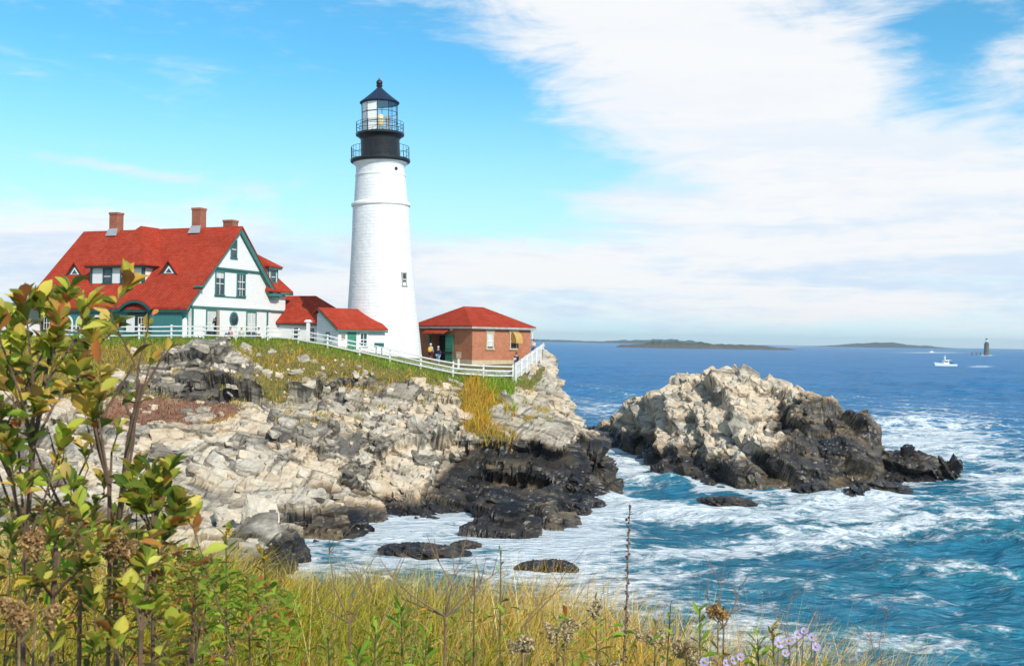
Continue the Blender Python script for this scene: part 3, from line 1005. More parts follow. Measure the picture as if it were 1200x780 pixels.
V1, crack, tint, BQ = strata(V0, N0, amp, 31, RB2, [(6.5, 5.0, 2.2, 0.40, 1.5, 0.2), (3.0, 2.2, 1.0, 0.42, 0.6, 0.16), (1.1, 0.8, 0.4, 0.4, 0.2, 0.12)], 0.6, X.shape, 6)
keep = V1[:, 2][FC].max(1) > -0.9
used = np.unique(FC[keep])
re = np.full(len(V1), -1)
re[used] = np.arange(len(used))
BV, BF, BT = [V1[used]], [tris(re[FC[keep]])], [tint[used]]
off = len(used)
pr = (V1[:, 2] > 0.1) * (V1[:, 1] < 116.0)
for (cnt, lo, hi, sd) in ((150, 0.9, 2.2, 2), (480, 0.3, 0.9, 3)):
    v_, f_, t_ = blocks(V1, N0, pr * (sstep(30, 22, V1[:, 0]) * 0.7 + 0.3), cnt, 600 + sd, lo, hi, (-0.5, -0.55, 0.5), lambda r, p: (0.6 + 0.3 * r.random(), 0.45 + 0.2 * r.random(), 0.85 + 0.3 * r.random()), 0.5, 0.35 if hi > 1 else 0.0, 2.2)
    BV.append(v_)
    BF.append(f_ + off)
    BT.append(t_)
    off += len(v_)
nu = len(used)
IV, IFC, tint = np.concatenate(BV), np.concatenate(BF), np.concatenate(BT)
crack = np.r_[crack[used], np.zeros(len(IV) - nu)]
BQ = np.r_[BQ[used], IV[nu:] @ RB2.T]
rightw = sstep(18, 27, IV[:, 0])
wl = 1.8 + 4.6 * rightw + 1.1 * fbm(IV * 0.22, 61, 3)
wet = sstep(wl + 1.5, wl - 1.1, IV[:, 2])
isl = np_mesh("rock_island", IV, IFC, M['rock_isl'],
              attrs={'wet': ('FLOAT', wet), 'soil': ('FLOAT', 0 * wet), 'crack': ('FLOAT', crack), 'tint': ('FLOAT', tint + 0.3), 'bed': ('VEC', BQ)})
tag(isl, "large rock islet with pale top and dark wet flanks standing in the surf", "rock")


# ------------------------------------------------------------------ loose boulders
def boulder(loc, sx, sy, sz, rz, tilt, seed, label, wetness=1.0, sub=5, name="boulder", group=None, amp=0.34):
    bm = bmesh.new()
    bmesh.ops.create_icosphere(bm, subdivisions=sub, radius=1.0)
    V = np.array([v.co[:] for v in bm.verts])
    FCt = np.array([[v.index for v in f.verts] for f in bm.faces])
    bm.free()
    N = V.copy()
    Q = V * np.array([sx, sy, sz])
    S_ = max(sx, sy)
    A, crack, tint, bq = strata(Q, N, 1.0, seed, _basis((0.4 * math.sin(seed), -0.35, 0.85), seed), [(S_ * 0.9, S_ * 0.6, sz * 0.5, 0.5, sz * amp * 0.8, 0.12), (S_ * 0.35, S_ * 0.3, sz * 0.2, 0.4, sz * amp * 0.3, 0.1)], 0.3)
    c, s = math.cos(tilt), math.sin(tilt)
    A = A @ np.array([[c, 0, s], [0, 1, 0], [-s, 0, c]]).T
    o = np_mesh(name, A, FCt, M['rock_isl'], attrs={'wet': ('FLOAT', np.full(len(A), wetness)), 'soil': ('FLOAT', np.zeros(len(A))), 'crack': ('FLOAT', crack), 'tint': ('FLOAT', tint), 'bed': ('VEC', bq)})
    o.location = loc
    o.rotation_euler = (0, 0, rz)
    tag(o, label, "rock", group)
    return o


def wpt(px, py, z=0.0): return Vector(atz(px, py, z))


for (px, py, sx, sy, sz, rz, tl, z, lab, w) in [
    (1066, 563, 2.5, 1.6, 2.7, 0.2, 0.5, 0.2, "dark pointed wet rock just off the islet's right end", 0.95),
    (1108, 562, 1.5, 1.0, 1.8, 0.0, 0.55, 0.2, "small dark pointed rock farthest right beyond the islet", 0.95),
    (1040, 577, 2.3, 1.2, 0.55, 0.15, 0.1, 0.2, "low dark wet ledge at the foot of the pointed rock", 1.0),
    (1008, 584, 1.3, 1.0, 0.75, 0.5, 0.1, 0.1, "black rounded rock in foam in front of the islet's right end", 1.0),
    (957, 580, 1.7, 1.0, 0.6, -0.2, 0.0, 0.1, "low black rock at the foot of the islet's front face", 1.0),
    (855, 590, 2.1, 0.8, 0.35, -0.1, 0.05, 0.05, "low black rock alone in the foam before the islet", 1.0),
    (675, 602, 1.0, 0.8, 0.55, 0.2, 0.0, 0.1, "small black rock off the tip of the headland", 1.0),
    (652, 618, 0.8, 0.6, 0.35, 0.4, 0.0, 0.05, "tiny black rock awash beside the dark ledge", 1.0),
    (497, 650, 2.5, 1.2, 0.5, 0.05, 0.05, -0.1, "low flat dark rock awash in the cove's white water", 1.0),
    (545, 641, 1.0, 0.7, 0.3, 0.05, 0.0, -0.05, "small dark rock awash beside the flat rock in the cove", 1.0),
    (640, 668, 1.6, 0.8, 0.45, 0.05, 0.0, -0.05, "brown wet rock in the water just above the grass edge", 0.8),
    (697, 508, 1.5, 1.4, 0.8, 0.05, 0.0, 0.1, "dark rock in the channel behind the headland tip", 1.0),
]:
    p = wpt(px, py)
    boulder((p.x, p.y + sy * 0.6, z), sx, sy, sz, rz, tl, int(px), lab, w)

# ------------------------------------------------------------------ the sea
D = [26.0]
while D[-1] < 7000:
    D.append(D[-1] * (1.0052 if D[-1] < 150 else 1.009 if D[-1] < 600 else 1.03))
D = np.array(D)
A = np.linspace(-1.3, 1.3, 3)
an = np.r_[np.linspace(-1.15, -0.36, 14)[:-1], np.linspace(-0.36, 0.62, 760), np.linspace(0.62, 1.25, 14)[1:]]
AA, DD = np.meshgrid(np.tan(an), D)
SX, SY = AA * DD, DD
ny, nx = SX.shape
i = np.arange(ny - 1)[:, None] * nx + np.arange(nx - 1)[None]
SF = np.stack([i, i + 1, i + nx + 1, i + nx], -1).reshape(-1, 4)
x, y = SX.ravel(), SY.ravel()
h = np.zeros(len(x))
dx = np.zeros(len(x))
dy = np.zeros(len(x))
wr = np.random.default_rng(5)
step = np.repeat(np.gradient(D), nx)
for k in range(90):
    L = 0.7 * (16.0 / 0.7) ** wr.random() ** 1.2
    th = -1.75 + wr.normal() * 0.6            # towards the shore, spread
    a = 0.0125 * L ** 0.82 * (0.6 + 0.8 * wr.random())
    ph = wr.random() * 2 * PI
    kx, ky = math.cos(th) * 2 * PI / L, math.sin(th) * 2 * PI / L
    fade = sstep(0.5, 0.25, step / L)
    q = kx * x + ky * y + ph
    h += a * np.cos(q) * fade
    dx -= a * 0.9 * math.cos(th) * np.sin(q) * fade
    dy -= a * 0.9 * math.sin(th) * np.sin(q) * fade
gust = 0.75 + 0.5 * vnoise(np.stack([x / 30, y / 30, 0 * x], 1), 8)
depth_t = np.where((x > -60) & (x < 15) & (y > 38) & (y < 145), 0, 1)
near = np.where((x > -75) & (x < 42) & (y > 30) & (y < 150))[0]
zt = np.full(len(x), -3.0)
zt[near] = np.maximum(ground_rbf(x[near], y[near]), -3)
m2 = (x[near] > 4) & (x[near] < 40) & (y[near] > 70) & (y[near] < 134)
zi = np.full(len(near), -3.0)
zi[m2] = isl_rbf(x[near][m2], y[near][m2])
zt[near] = np.maximum(zt[near], zi)
pq = np.stack([600 + F * x / y, 398 + F * EYE / y + (F * x / y) * 0.016], 1)
foam = np.zeros(len(x))


def blob(px, py, rx, ry, a, rot=0.0):
    """a patch of foamy water centred where a ray from the shore meets the sea"""
    c, s = math.cos(rot), math.sin(rot)
    u, v = pq[:, 0] - px, pq[:, 1] - py
    uu, vv = (u * c + v * s) / rx, (-u * s + v * c) / ry
    return a * np.exp(-(uu ** 2 + vv ** 2))


for q in [(480, 635, 110, 45, 0.92), (640, 650, 120, 45, 0.95), (700, 600, 60, 70, 0.95), (740, 530, 40, 50, 0.85), (860, 600, 170, 16, 0.95), (1000, 595, 110, 22, 0.85), (1090, 520, 110, 40, 0.8), (1180, 560, 90, 30, 0.65),
          (1150, 430, 16, 1.4, 0.8), (1092, 413.6, 55, 0.9, 0.7), (1156, 416.8, 10, 1.0, 0.9), (925, 406.5, 30, 0.8, 0.6), (900, 640, 260, 14, 0.75, -0.10), (1100, 610, 140, 12, 0.75, -0.15), (720, 690, 120, 30, 0.75), (860, 700, 90, 26, 0.42), (980, 690, 200, 10, 0.3, 0.1), (1120, 730, 120, 12, 0.3, 0.12), (1060, 760, 120, 14, 0.32), (880, 740, 80, 30, 0.45),
          (700, 480, 35, 14, 0.55), (1060, 560, 60, 25, 0.5), (1150, 670, 80, 10, 0.3), (990, 545, 30, 25, 0.8), (690, 455, 40, 6, 0.25)]:
    foam = np.maximum(foam, blob(*q))
shore = sstep(-1.7, -0.1, zt)
foam = np.maximum(foam, shore * 0.85)
foam = foam + 0.12 * np.clip(h / 0.3, -1, 1.3) * (step < 2)
foam += 0.08 * sstep(160, 60, y) + 0.06 * sstep(600, 150, y)
teal = np.clip(sstep(170, 55, y) * 0.75 + foam * 0.4, 0, 1)
damp = 1 - 0.55 * shore
hh = h * gust * damp
SV = np.stack([x + dx * gust * damp, y + dy * gust * damp, hh], 1)
sea = np_mesh("sea", SV, SF, M['sea'], smooth=True, attrs={'foam': ('FLOAT', foam), 'teal': ('FLOAT', teal), 'crest': ('FLOAT', np.clip(hh / 0.45, 0, 1) * (step < 2))})
tag(sea, "choppy blue green sea streaked with white foam", None, None, "structure")

# ------------------------------------------------------------------ buildings
VX, VY, VZ = Vector((1, 0, 0)), Vector((0, 1, 0)), Vector((0, 0, 1))


def win(parent, o, r, n, w, h, frame='teal', bars=(1, 1), pane='glass', sill=True, name='window', shade=0.0):
    """sash window: o is the middle of its bottom edge on the wall face; frame with glazing bars, pane as its sub-part"""
    fr = (Vector(o), Vector(r), VZ, Vector(n))
    t = 0.13
    mb = MB()
    mb.fbox(fr, -w / 2, -w / 2 + t, 0, h, 0, 0.07)
    mb.fbox(fr, w / 2 - t, w / 2, 0, h, 0, 0.07)
    mb.fbox(fr, -w / 2 + t, w / 2 - t, h - t, h, 0, 0.07)
    mb.fbox(fr, -w / 2 - 0.06, w / 2 + 0.06, -0.1, 0.0, 0, 0.13)
    f = mb.build('window_frame' if name == 'window' else name, M[frame], parent)
    s = MB()
    a0, a1, b0, b1 = -w / 2 + t, w / 2 - t, 0, h - t
    for k in range(1, bars[0] + 1):
        x_ = a0 + (a1 - a0) * k / (bars[0] + 1)
        s.fbox(fr, x_ - 0.02, x_ + 0.02, b0, b1, 0.02, 0.05)
    for k in range(1, bars[1] + 1):
        y_ = b0 + (b1 - b0) * k / (bars[1] + 1)
        s.fbox(fr, a0, a1, y_ - 0.035, y_ + 0.035, 0.018, 0.056)
    if bars != (0, 0): s.build('sash', M['white'], f)
    g = MB()
    g.fbox(fr, a0, a1, b0, b1, 0.004, 0.02)
    g.build('pane', M[pane], f)
    if shade > 0:
        c = MB()
        c.fbox(fr, a0, a1, b1 - (b1 - b0) * shade, b1, 0.02, 0.026)
        c.build('curtain', M['curtain'], f)
    return f


# --- the keeper's house
ho = at(224, 397, 94)
HZ = 11.0
house = empty('keepers_house', (ho[0], ho[1], HZ), math.radians(-23), "large white clapboard house with steep red roof, two brick chimneys and teal trim", "house")
m1 = 1.0486
LH = 19.6


def rt(y): return 2.92 + m1 * (y + 1.23)


mb = MB()
mb.prism([(0, 0, -0.6), (0, 12.0, -0.6), (0, 12.0, 5.1), (0, 6.6, 10.75), (0, 0, rt(0) - 0.3)], (-LH + 0.3, 0, 0))
mb.prism([(-0.05, 11.99, -0.6), (-0.05, 14.5, -0.6), (-0.05, 14.5, 5.0), (-0.05, 11.99, 5.0)], (-7.5, 0, 0))
mb.prism([(0.0, 2.95, 6.9), (0.0, 10.1, 6.9), (0.0, 6.59, 10.55)], (0.16, 0, 0))
mb.prism([(0.0, 0.05, 3.12), (0.0, 11.95, 3.12), (0.0, 11.95, 3.3), (0.0, 0.05, 3.3)], (0.09, 0, 0))
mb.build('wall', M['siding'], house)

mb = MB()
th = (0, 0, -0.2)
x0, x1 = -LH - 0.45, 0.45
mb.prism([(x0, -1.23, rt(-1.23)), (x1, -1.23, rt(-1.23)), (x1, 6.59, 11.12), (x0, 6.59, 11.12)], th)
mb.prism([(x0, 6.6, 11.12), (x1, 6.6, 11.12), (x1, 12.5, 4.85), (x0, 12.5, 4.85)], th)
roof = mb.build('roof', M['roof'], house)
# ridge line of the dormer roof
mb = MB()
dz = 7.1
ym = (dz - 2.92) / m1 - 1.23
mb.prism([(-13.9, 0.5, dz), (-6.1, 0.5, dz), (-10, 4.1, 11.16)], (0, 0, -0.16))
mb.prism([(-6.1, 0.5, dz), (-6.1, ym + 0.1, dz), (-10, 6.7, 11.18), (-10, 4.1, 11.165)], (0, 0, -0.16))
mb.prism([(-13.9, ym + 0.1, dz), (-13.9, 0.5, dz), (-10, 4.1, 11.165), (-10, 6.7, 11.18)], (0, 0, -0.16))
dr_roof = MB()
# wing roof: hip with its slope facing the gable side
wing = MB()
e0, e1, ex = 10.9, 15.1, 0.5
wing.prism([(ex, e0, 5.12), (ex, e1, 5.12), (-3.4, 12.9, 9.2)], (0, 0, -0.16))
wing.prism([(-8, e1, 5.12), (-3.4, 12.9, 9.2), (ex, e1, 5.12)], (0, 0, -0.16))
wing.prism([(-8, e1, 5.12), (-8, 12.9, 9.2), (-3.4, 12.9, 9.2)], (0, 0, -0.16))
wing.prism([(ex, e0, 5.12), (-3.4, 12.9, 9.2), (-8, 12.9, 9.2), (-8, e0, 5.12)], (0, 0, -0.16))
wing.build('wing_roof', M['roof'], house)
dorm = MB()
dorm.box(-13.3, -6.7, 1.03, 4.2, 5.0, 6.95)
dormer = dorm.build('dormer', M['siding'], house)
mb.build('dormer_roof', M['roof'], dormer)
t_ = MB()
t_.box(-13.75, -6.25, 0.62, 0.98, 6.78, 6.935)
t_.box(-6.66, -6.3, 0.98, 2.7, 6.78, 6.935)
t_.box(-13.36, -13.1, 0.97, 1.1, 5.18, 6.78)
t_.box(-6.9, -6.64, 0.97, 1.2, 5.18, 6.78)
t_.build('dormer_trim', M['dteal'], dormer)
for xw in (-11.15, -8.95):
    win(dormer, (xw, 1.025, 5.3), VX, -VY, 1.15, 1.45, 'dteal', (0, 1))
# little triangular dormers
for xc in (-4.4, -16.3):
    mb = MB()
    mb.prism([(xc - 1.05, 1.9, 6.12), (xc + 1.05, 1.9, 6.12), (xc, 1.9, 7.35)], (0, 1.0, 0))
    d = mb.build('roof_vent', M['dteal'], house)
    mb = MB()
    mb.prism([(xc - 1.22, 1.72, 6.08), (xc, 1.72, 7.50), (xc, 3.2, 7.50), (xc - 1.22, 1.95, 6.08)], (0, 0, -0.1))
    mb.prism([(xc + 1.22, 1.72, 6.08), (xc + 1.22, 1.95, 6.08), (xc, 3.2, 7.50), (xc, 1.72, 7.50)], (0, 0, -0.1))
    mb.build('vent_roof', M['roof'], d)
    mb = MB()
    mb.prism([(xc - 0.62, 1.86, 6.25), (xc + 0.62, 1.86, 6.25), (xc, 1.86, 6.98)], (0, 0.03, 0))
    mb.build('vent_panel', M['white'], d)
    mb = MB()
    mb.prism([(xc - 0.36, 1.84, 6.32), (xc + 0.36, 1.84, 6.32), (xc, 1.84, 6.74)], (0, 0.018, 0))
    mb.build('vent_pane', M['glass'], d)
# dormer of the wing
mb = MB()
mb.box(-2.6, -0.35, 11.9, 13.5, 5.3, 7.6)
wd = mb.build('dormer', M['siding'], house)
mb = MB()
mb.prism([(0.05, 11.5, 7.62), (0.05, 13.9, 7.62), (-2.3, 12.7, 8.9)], (0, 0, -0.12))
mb.prism([(-3.2, 11.5, 7.62), (0.05, 11.5, 7.62), (-2.3, 12.7, 8.9), (-3.2, 12.7, 8.9)], (0, 0, -0.12))
mb.prism([(0.05, 13.9, 7.62), (-3.2, 13.9, 7.62), (-3.2, 12.7, 8.9), (-2.3, 12.7, 8.9)], (0, 0, -0.12))
mb.build('dormer_roof', M['roof'], wd)
mb = MB()
mb.box(-0.35, -0.02, 11.6, 13.8, 7.32, 7.49)
mb.box(-0.36, -0.3, 11.88, 12.02, 5.3, 7.32)
mb.box(-0.36, -0.3, 13.38, 13.52, 5.3, 7.32)
mb.build('dormer_trim', M['teal'], wd)
win(wd, (-0.348, 12.7, 6.0), VY, VX, 0.9, 1.2, 'teal', (0, 1))
# trim of the gable
mb = MB()
for (ya, za, yb, zb, w, off) in [(6.59, 10.98, 12.3, 4.92, 0.42, 0.30), (6.59, 10.55, 11.9, 4.9, 0.16, 0.12), (6.59, 10.98, -1.1, 2.78, 0.16, 0.30)]:
    mb.bar((off, ya, za - 0.10), (off, yb, zb - 0.02), 0.24, w, up=(1, 0, 0)) if False else mb.prism([(off - 0.1, ya, za - 0.15), (off - 0.1, yb, zb - 0.0), (off - 0.1, yb, zb - w * 1.4), (off - 0.1, ya, za - 0.15 - w * 1.4)], (0.2, 0, 0))
mb.box(0.0, 0.62, 11.3, 12.9, 4.5, 4.78)
mb.box(0.0, 0.5, 11.5, 12.7, 4.28, 4.5)
mb.box(0.0, 0.55, 14.4, 15.0, 4.72, 4.93)
mb.box(0.43, 0.55, 12.9, 15.05, 4.74, 4.95)
mb.box(0.0, 0.6, 0.25, 1.05, 4.82, 4.98)
mb.box(0.0, 0.4, 0.4, 0.9, 4.66, 4.82)
mb.box(0.0, 0.13, 2.75, 10.1, 6.68, 6.88)
mb.box(0.0, 0.12, -0.05, 14.4, 2.92, 3.10)
for ya in (0.0, 11.25):
    mb.box(0.0, 0.06, ya, ya + 0.24, -0.4, 2.92)
mb.box(0.0, 0.06, 2.55, 8.0, 6.52, 6.68)
for k in range(26):
    mb.box(0.13, 0.19, 2.8 + k * 0.28, 2.92 + k * 0.28, 6.74, 6.88)
mb.box(0.0, 0.05, 3.1, 7.8, 4.08, 4.2)
mb.build('gable_trim', M['teal'], house)
for (yc, zb, w, h, br, sh) in [(3.85, 4.32, 1.35, 2.2, (1, 1), 0.25), (7.05, 4.32, 1.35, 2.2, (2, 2), 0.0), (2.75, 0.35, 1.55, 2.5, (0, 1), 0.8), (8.75, 0.35, 1.6, 2.5, (1, 1), 0.8)]:
    win(house, (0.002, yc, zb), VY, VX, w, h, 'teal', br, shade=sh)
win(house, (0.162, 5.65, 7.95), VY, VX, 0.95, 1.75, 'teal', (0, 1))
mb = MB()
ov = [(0.0, 6.05 + 0.66 * math.cos(a), 2.0 + 0.74 * math.sin(a)) for a in np.linspace(0, 2 * PI, 20, endpoint=False)]
mb.prism(ov, (0.06, 0, 0))
o_ = mb.build('oval_window', M['teal'], house)
mb = MB()
ov = [(0.06, 6.05 + 0.48 * math.cos(a), 2.0 + 0.56 * math.sin(a)) for a in np.linspace(0, 2 * PI, 20, endpoint=False)]
mb.prism(ov, (0.012, 0, 0))
mb.build('pane', M['glass'], o_)
# chimneys
for (xc, yc, zt, w) in [(-15.6, 6.6, 12.95, 1.05), (-4.9, 6.6, 13.05, 1.05), (-2.6, 8.6, 12.0, 1.15)]:
    mb = MB()
    mb.box(xc - w / 2, xc + w / 2, yc - 0.45, yc + 0.45, 8.5, zt - 0.22)
    mb.box(xc - w / 2 - 0.05, xc + w / 2 + 0.05, yc - 0.5, yc + 0.5, zt - 0.22, zt)
    ch = mb.build('chimney', M['chimney'], roof)
    if zt > 12.5:
        mb = MB()
        mb.prism([(xc - w / 2 - 0.2, yc - 0.8, 10.5), (xc + w / 2 + 0.2, yc - 0.8, 10.5), (xc + w / 2 + 0.06, yc - 0.47, 11.25), (xc - w / 2 - 0.06, yc - 0.47, 11.25)], (0, 0.05, 0.05))
        mb.build('flashing', M['lead'], roof)
# porch along the front
mb = MB()
mb.box(-LH + 0.4, -0.35, -1.0, -0.86, -0.6, 2.75)
mb.box(-0.49, -0.352, -0.86, -0.02, -0.6, 2.9)
porch = mb.build('porch', M['porch'], house)
mb = MB()
mb.box(-LH - 0.2, 0.3, -1.2, -1.04, 2.45, 2.68)
mb.build('porch_fascia', M['dteal'], porch)


def archpts(c, w, zs, z0=None, n=12):
    P = [(c + w * math.cos(a), zs + w * math.sin(a)) for a in np.linspace(0, PI, n)]
    if z0 is not None: P += [(c - w, z0), (c + w, z0)]
    return P


for xc, hw, zs in [(-12.2, 0.62, 1.35), (-10.4, 0.62, 1.35), (-14.2, 0.62, 1.35), (-5.4, 1.5, 1.3), (-17.2, 1.5, 1.3)]:
    mb = MB()
    mb.prism([(p[0], -1.0, p[1]) for p in archpts(xc, hw + 0.2, zs, 0.55)], (0, -0.05, 0))
    a_ = mb.build('porch_arch', M['white'] if hw < 1 else M['dteal'], porch)
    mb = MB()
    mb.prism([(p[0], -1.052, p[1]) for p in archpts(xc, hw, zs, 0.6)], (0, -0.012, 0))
    mb.build('opening_shade', M['dark'], a_)  # dark panel on the wall face; the porch's inner shade is painted
    if hw > 1:
        mb = MB()
        mb.box(xc - 1.3, xc - 0.3, -1.085, -1.066, 0.6, 2.1)
        mb.build('porch_door', M['white'], a_)
        mb = MB()
        for k in range(4): mb.box(xc + 0.1 + k * 0.35, xc + 0.16 + k * 0.35, -1.08, -1.066, 0.7, 2.0)
        for k in range(3): mb.box(xc + 0.1, xc + 1.21, -1.095, -1.0805, 0.75 + k * 0.6, 0.8 + k * 0.6)
        mb.build('porch_lattice', M['white'], a_)
        # curved eyebrow hood
        R_, zc = 2.6, 0.85
        an_ = np.linspace(PI / 2 - 0.82, PI / 2 + 0.82, 15)
        mb = MB()
        outl = [(xc + (R_ + 0.1) * math.cos(a), -1.5, zc + (R_ + 0.1) * math.sin(a)) for a in an_] + [(xc + (R_ - 0.14) * math.cos(a), -1.5, zc + (R_ - 0.14) * math.sin(a)) for a in an_[::-1]]
        mb.prism(outl, (0, 0.5, 0))
        hd = mb.build('eyebrow_hood', M['dteal'], porch)
        mb = MB()
        outl = [(xc + (R_ + 0.2) * math.cos(a), -1.46, zc + (R_ + 0.2) * math.sin(a)) for a in an_] + [(xc + (R_ + 0.102) * math.cos(a), -1.46, zc + (R_ + 0.102) * math.sin(a)) for a in an_[::-1]]
        mb.prism(outl, (0, 1.7, 0))
        mb.build('hood_roof', M['roof'], hd)
mb = MB()
mb.prism([(-0.35, p[0], p[1]) for p in archpts(-0.5, 0.30, 1.7, 0.0)], (0.03, 0, 0))
mb.build('porch_door', M['white'], porch)

# --- low passage behind the house and the white shed in front of the tower
ao = at(381, 398, 104)
pas = empty('passage_building', (ao[0], ao[1], 10.6), math.radians(-23), "low white building with hipped red roof joined to the house's right side", "building")
mb = MB()
mb.box(-8.5, 0, 0, 6, -0.5, 2.35)
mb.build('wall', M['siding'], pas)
mb = MB()
q0 = 2.3
mb.prism([(-8.9, -0.45, q0), (0.45, -0.45, q0), (-3.2, 3, 5.15), (-8.9, 3, 5.15)], (0, 0, -0.15))
mb.prism([(0.45, -0.45, q0), (0.45, 6.45, q0), (-3.2, 3, 5.15)], (0, 0, -0.15))
mb.prism([(0.45, 6.45, q0), (-8.9, 6.45, q0), (-8.9, 3, 5.15), (-3.2, 3, 5.15)], (0, 0, -0.15))
mb.build('roof', M['roof'], pas)
mb = MB()
mb.box(-8.6, 0.3, -0.32, -0.02, 2.0, 2.14)
mb.build('fascia', M['teal'], pas)
for xw in (-3.5, -1.55): win(pas, (xw, -0.002, 0.25), VX, -VY, 0.85, 1.6, 'white', (0, 1))

bo = at(396, 408.5, 90.5)
bo_z = bo[2]
shed = empty('entry_shed', (bo[0], bo[1], bo_z), math.radians(45), "small white shed with red roof and green door built against the tower", "shed")
mb = MB()
mb.prism([(0, 0, -0.6), (0, 3.3, -0.6), (0, 3.3, 3.1), (0, 2.75, 3.45), (0, 0, 1.85)], (5.2, 0, 0))
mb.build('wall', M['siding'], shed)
mb = MB()
mb.prism([(-0.3, -0.35, 1.82), (5.3, -0.35, 1.82), (5.3, 2.75, 3.68), (-0.3, 2.75, 3.68)], (0, 0, -0.13))
mb.prism([(-0.3, 2.752, 3.68), (5.3, 2.752, 3.68), (5.3, 3.6, 3.2), (-0.3, 3.6, 3.2)], (0, 0, -0.13))
mb.build('roof', M['roof'], shed)
mb = MB()
mb.prism([(-0.32, -0.35, 1.68), (-0.32, 2.75, 3.54), (-0.32, 2.75, 3.36), (-0.32, -0.35, 1.5)], (0.1, 0, 0))
mb.box(-0.2, 5.3, -0.34, -0.22, 1.5, 1.67)
mb.build('fascia', M['teal'], shed)
mb = MB()
mb.box(1.0, 1.95, -0.05, -0.004, 0.0, 1.55)
dd = mb.build('door', M['green'], shed)
mb = MB()
mb.ball((1.85, -0.09, 0.75), 0.045)
mb.build('handle', M['black'], dd)
win(shed, (2.75, -0.002, 0.3), VX, -VY, 0.95, 1.2, 'white', (1, 1))
win(shed, (-0.002, 1.55, 0.85), -VY, -VX, 0.5, 0.6, 'teal', (0, 0))
mb = MB()
mb.box(0.35, 0.75, -0.03, -0.004, 0.75, 1.25)
mb.build('plaque', M['wood'], shed)

# --- the lighthouse
TD = 98.0
tb = at(449.0, 418, TD)
tower = empty('lighthouse', (tb[0], tb[1], 9.2), 0, "tall white tapering lighthouse with black lantern gallery beside the brick building", "lighthouse")
tower.rotation_euler = (0, -0.030, 0)
s_ = TD / 1200.0


def tz(py): return at(447, py, TD)[2] - 9.2


zb = tz(240)
zg = tz(189)
prof = [(3.80, -1.2), (3.72, 0.3), (3.55, 2.2), (3.33, 4.6), (3.12, 7.2), (2.93, 9.9), (2.78, 12.4), (2.68, zb - 0.15), (2.66, zb)]
mb = MB()
mb.lathe(prof, 56)
tw = mb.build('lower_shaft', M['tower'], tower, True)
mb = MB()
mb.lathe([(2.66, zb - 0.22), (2.80, zb - 0.16), (2.84, zb), (2.80, zb + 0.10), (2.60, zb + 0.22)], 56)
mb.build('cornice', M['white'], tower, True)
mb = MB()
mb.lathe([(2.56, zb + 0.15), (2.46, zb + 1.6), (2.38, tz(208)), (2.42, tz(207.4)), (2.42, tz(206)), (2.36, tz(205.5)), (2.33, tz(197)), (2.36, tz(195)), (2.62, tz(191.5)), (2.68, tz(190))], 56)
mb.build('upper_shaft', M['tower'], tower, True)
mb = MB()
mb.lathe([(2.66, zg - 0.22), (2.82, zg - 0.12), (2.86, zg), (2.86, zg + 0.12), (1.8, zg + 0.14)], 48)
mb.build('gallery', M['black'], tower, True)


def railing(name, r, z0, h, n, rails):
    mb = MB()
    for k in range(n):
        a = 2 * PI * k / n
        mb.tube([(r * math.cos(a), r * math.sin(a), z0), (r * math.cos(a), r * math.sin(a), z0 + h)], 0.022, 5)
    for f in rails:
        P = [(r * math.cos(a), r * math.sin(a), z0 + h * f) for a in np.linspace(0, 2 * PI, 49)]
        mb.tube(P, 0.022, 5, False)
    return mb.build(name, M['black'], tower)


railing('railing', 2.76, zg + 0.1, 1.2, 34, (0.5, 1.0))
zu = tz(158)
mb = MB()
mb.lathe([(1.86, zg + 0.13), (1.86, zu - 0.5), (1.9, zu - 0.42), (2.1, zu - 0.2), (2.3, zu - 0.1), (2.32, zu + 0.08), (1.6, zu + 0.1)], 48)
wr_ = mb.build('watch_room', M['black'], tower, True)
railing('railing', 2.26, zu + 0.06, 1.05, 16, (0.4, 0.7, 1.0))
# lantern
zl0, zl1 = zu + 0.08, tz(121.5)
NL = 10
RL = 1.72
mb = MB()
mb.lathe([(RL, zl0), (RL, zl0 + 0.16), (RL - 0.1, zl0 + 0.18)], NL)
for k in range(NL):
    a = 2 * PI * (k + 0.5) / NL
    p = Vector((RL * math.cos(a), RL * math.sin(a), 0))
    mb.bar(p + VZ * zl0, p + VZ * zl1, 0.055)
for f in (0.36, 0.68, 0.985):
    P = [Vector((RL * math.cos(2 * PI * (k + 0.5) / NL), RL * math.sin(2 * PI * (k + 0.5) / NL), zl0 + (zl1 - zl0) * f)) for k in range(NL + 1)]
    for k in range(NL): mb.bar(P[k], P[k + 1], 0.045)
lan = mb.build('lantern', M['black'], tower)
mb = MB()
gl = MB()
for k in range(NL):
    a, b = 2 * PI * (k + 0.5) / NL, 2 * PI * (k + 1.5) / NL
    r = RL - 0.03
    P = [(r * math.cos(a), r * math.sin(a), zl0 + 0.16), (r * math.cos(b), r * math.sin(b), zl0 + 0.16), (r * math.cos(b), r * math.sin(b), zl1 - 0.02), (r * math.cos(a), r * math.sin(a), zl1 - 0.02)]
    mid = (math.degrees((a + b) / 2)) % 360
    (mb if 170 < mid < 272 else gl).add(P, [(0, 1, 2, 3)])
mb.build('blank_panels', M['white'], lan)
gl.build('glazing', M['clear'], lan)
m, nt_, b_ = newmat("lit_lens")
b_.inputs['Base Color'].default_value = (0.62, 0.52, 0.30, 1)
b_.inputs['Roughness'].default_value = 0.2
b_.inputs['Emission Color'].default_value = (1.0, 0.62, 0.18, 1)
b_.inputs['Emission Strength'].default_value = 0.3
mb = MB()
zc_ = zl0 + 1.25
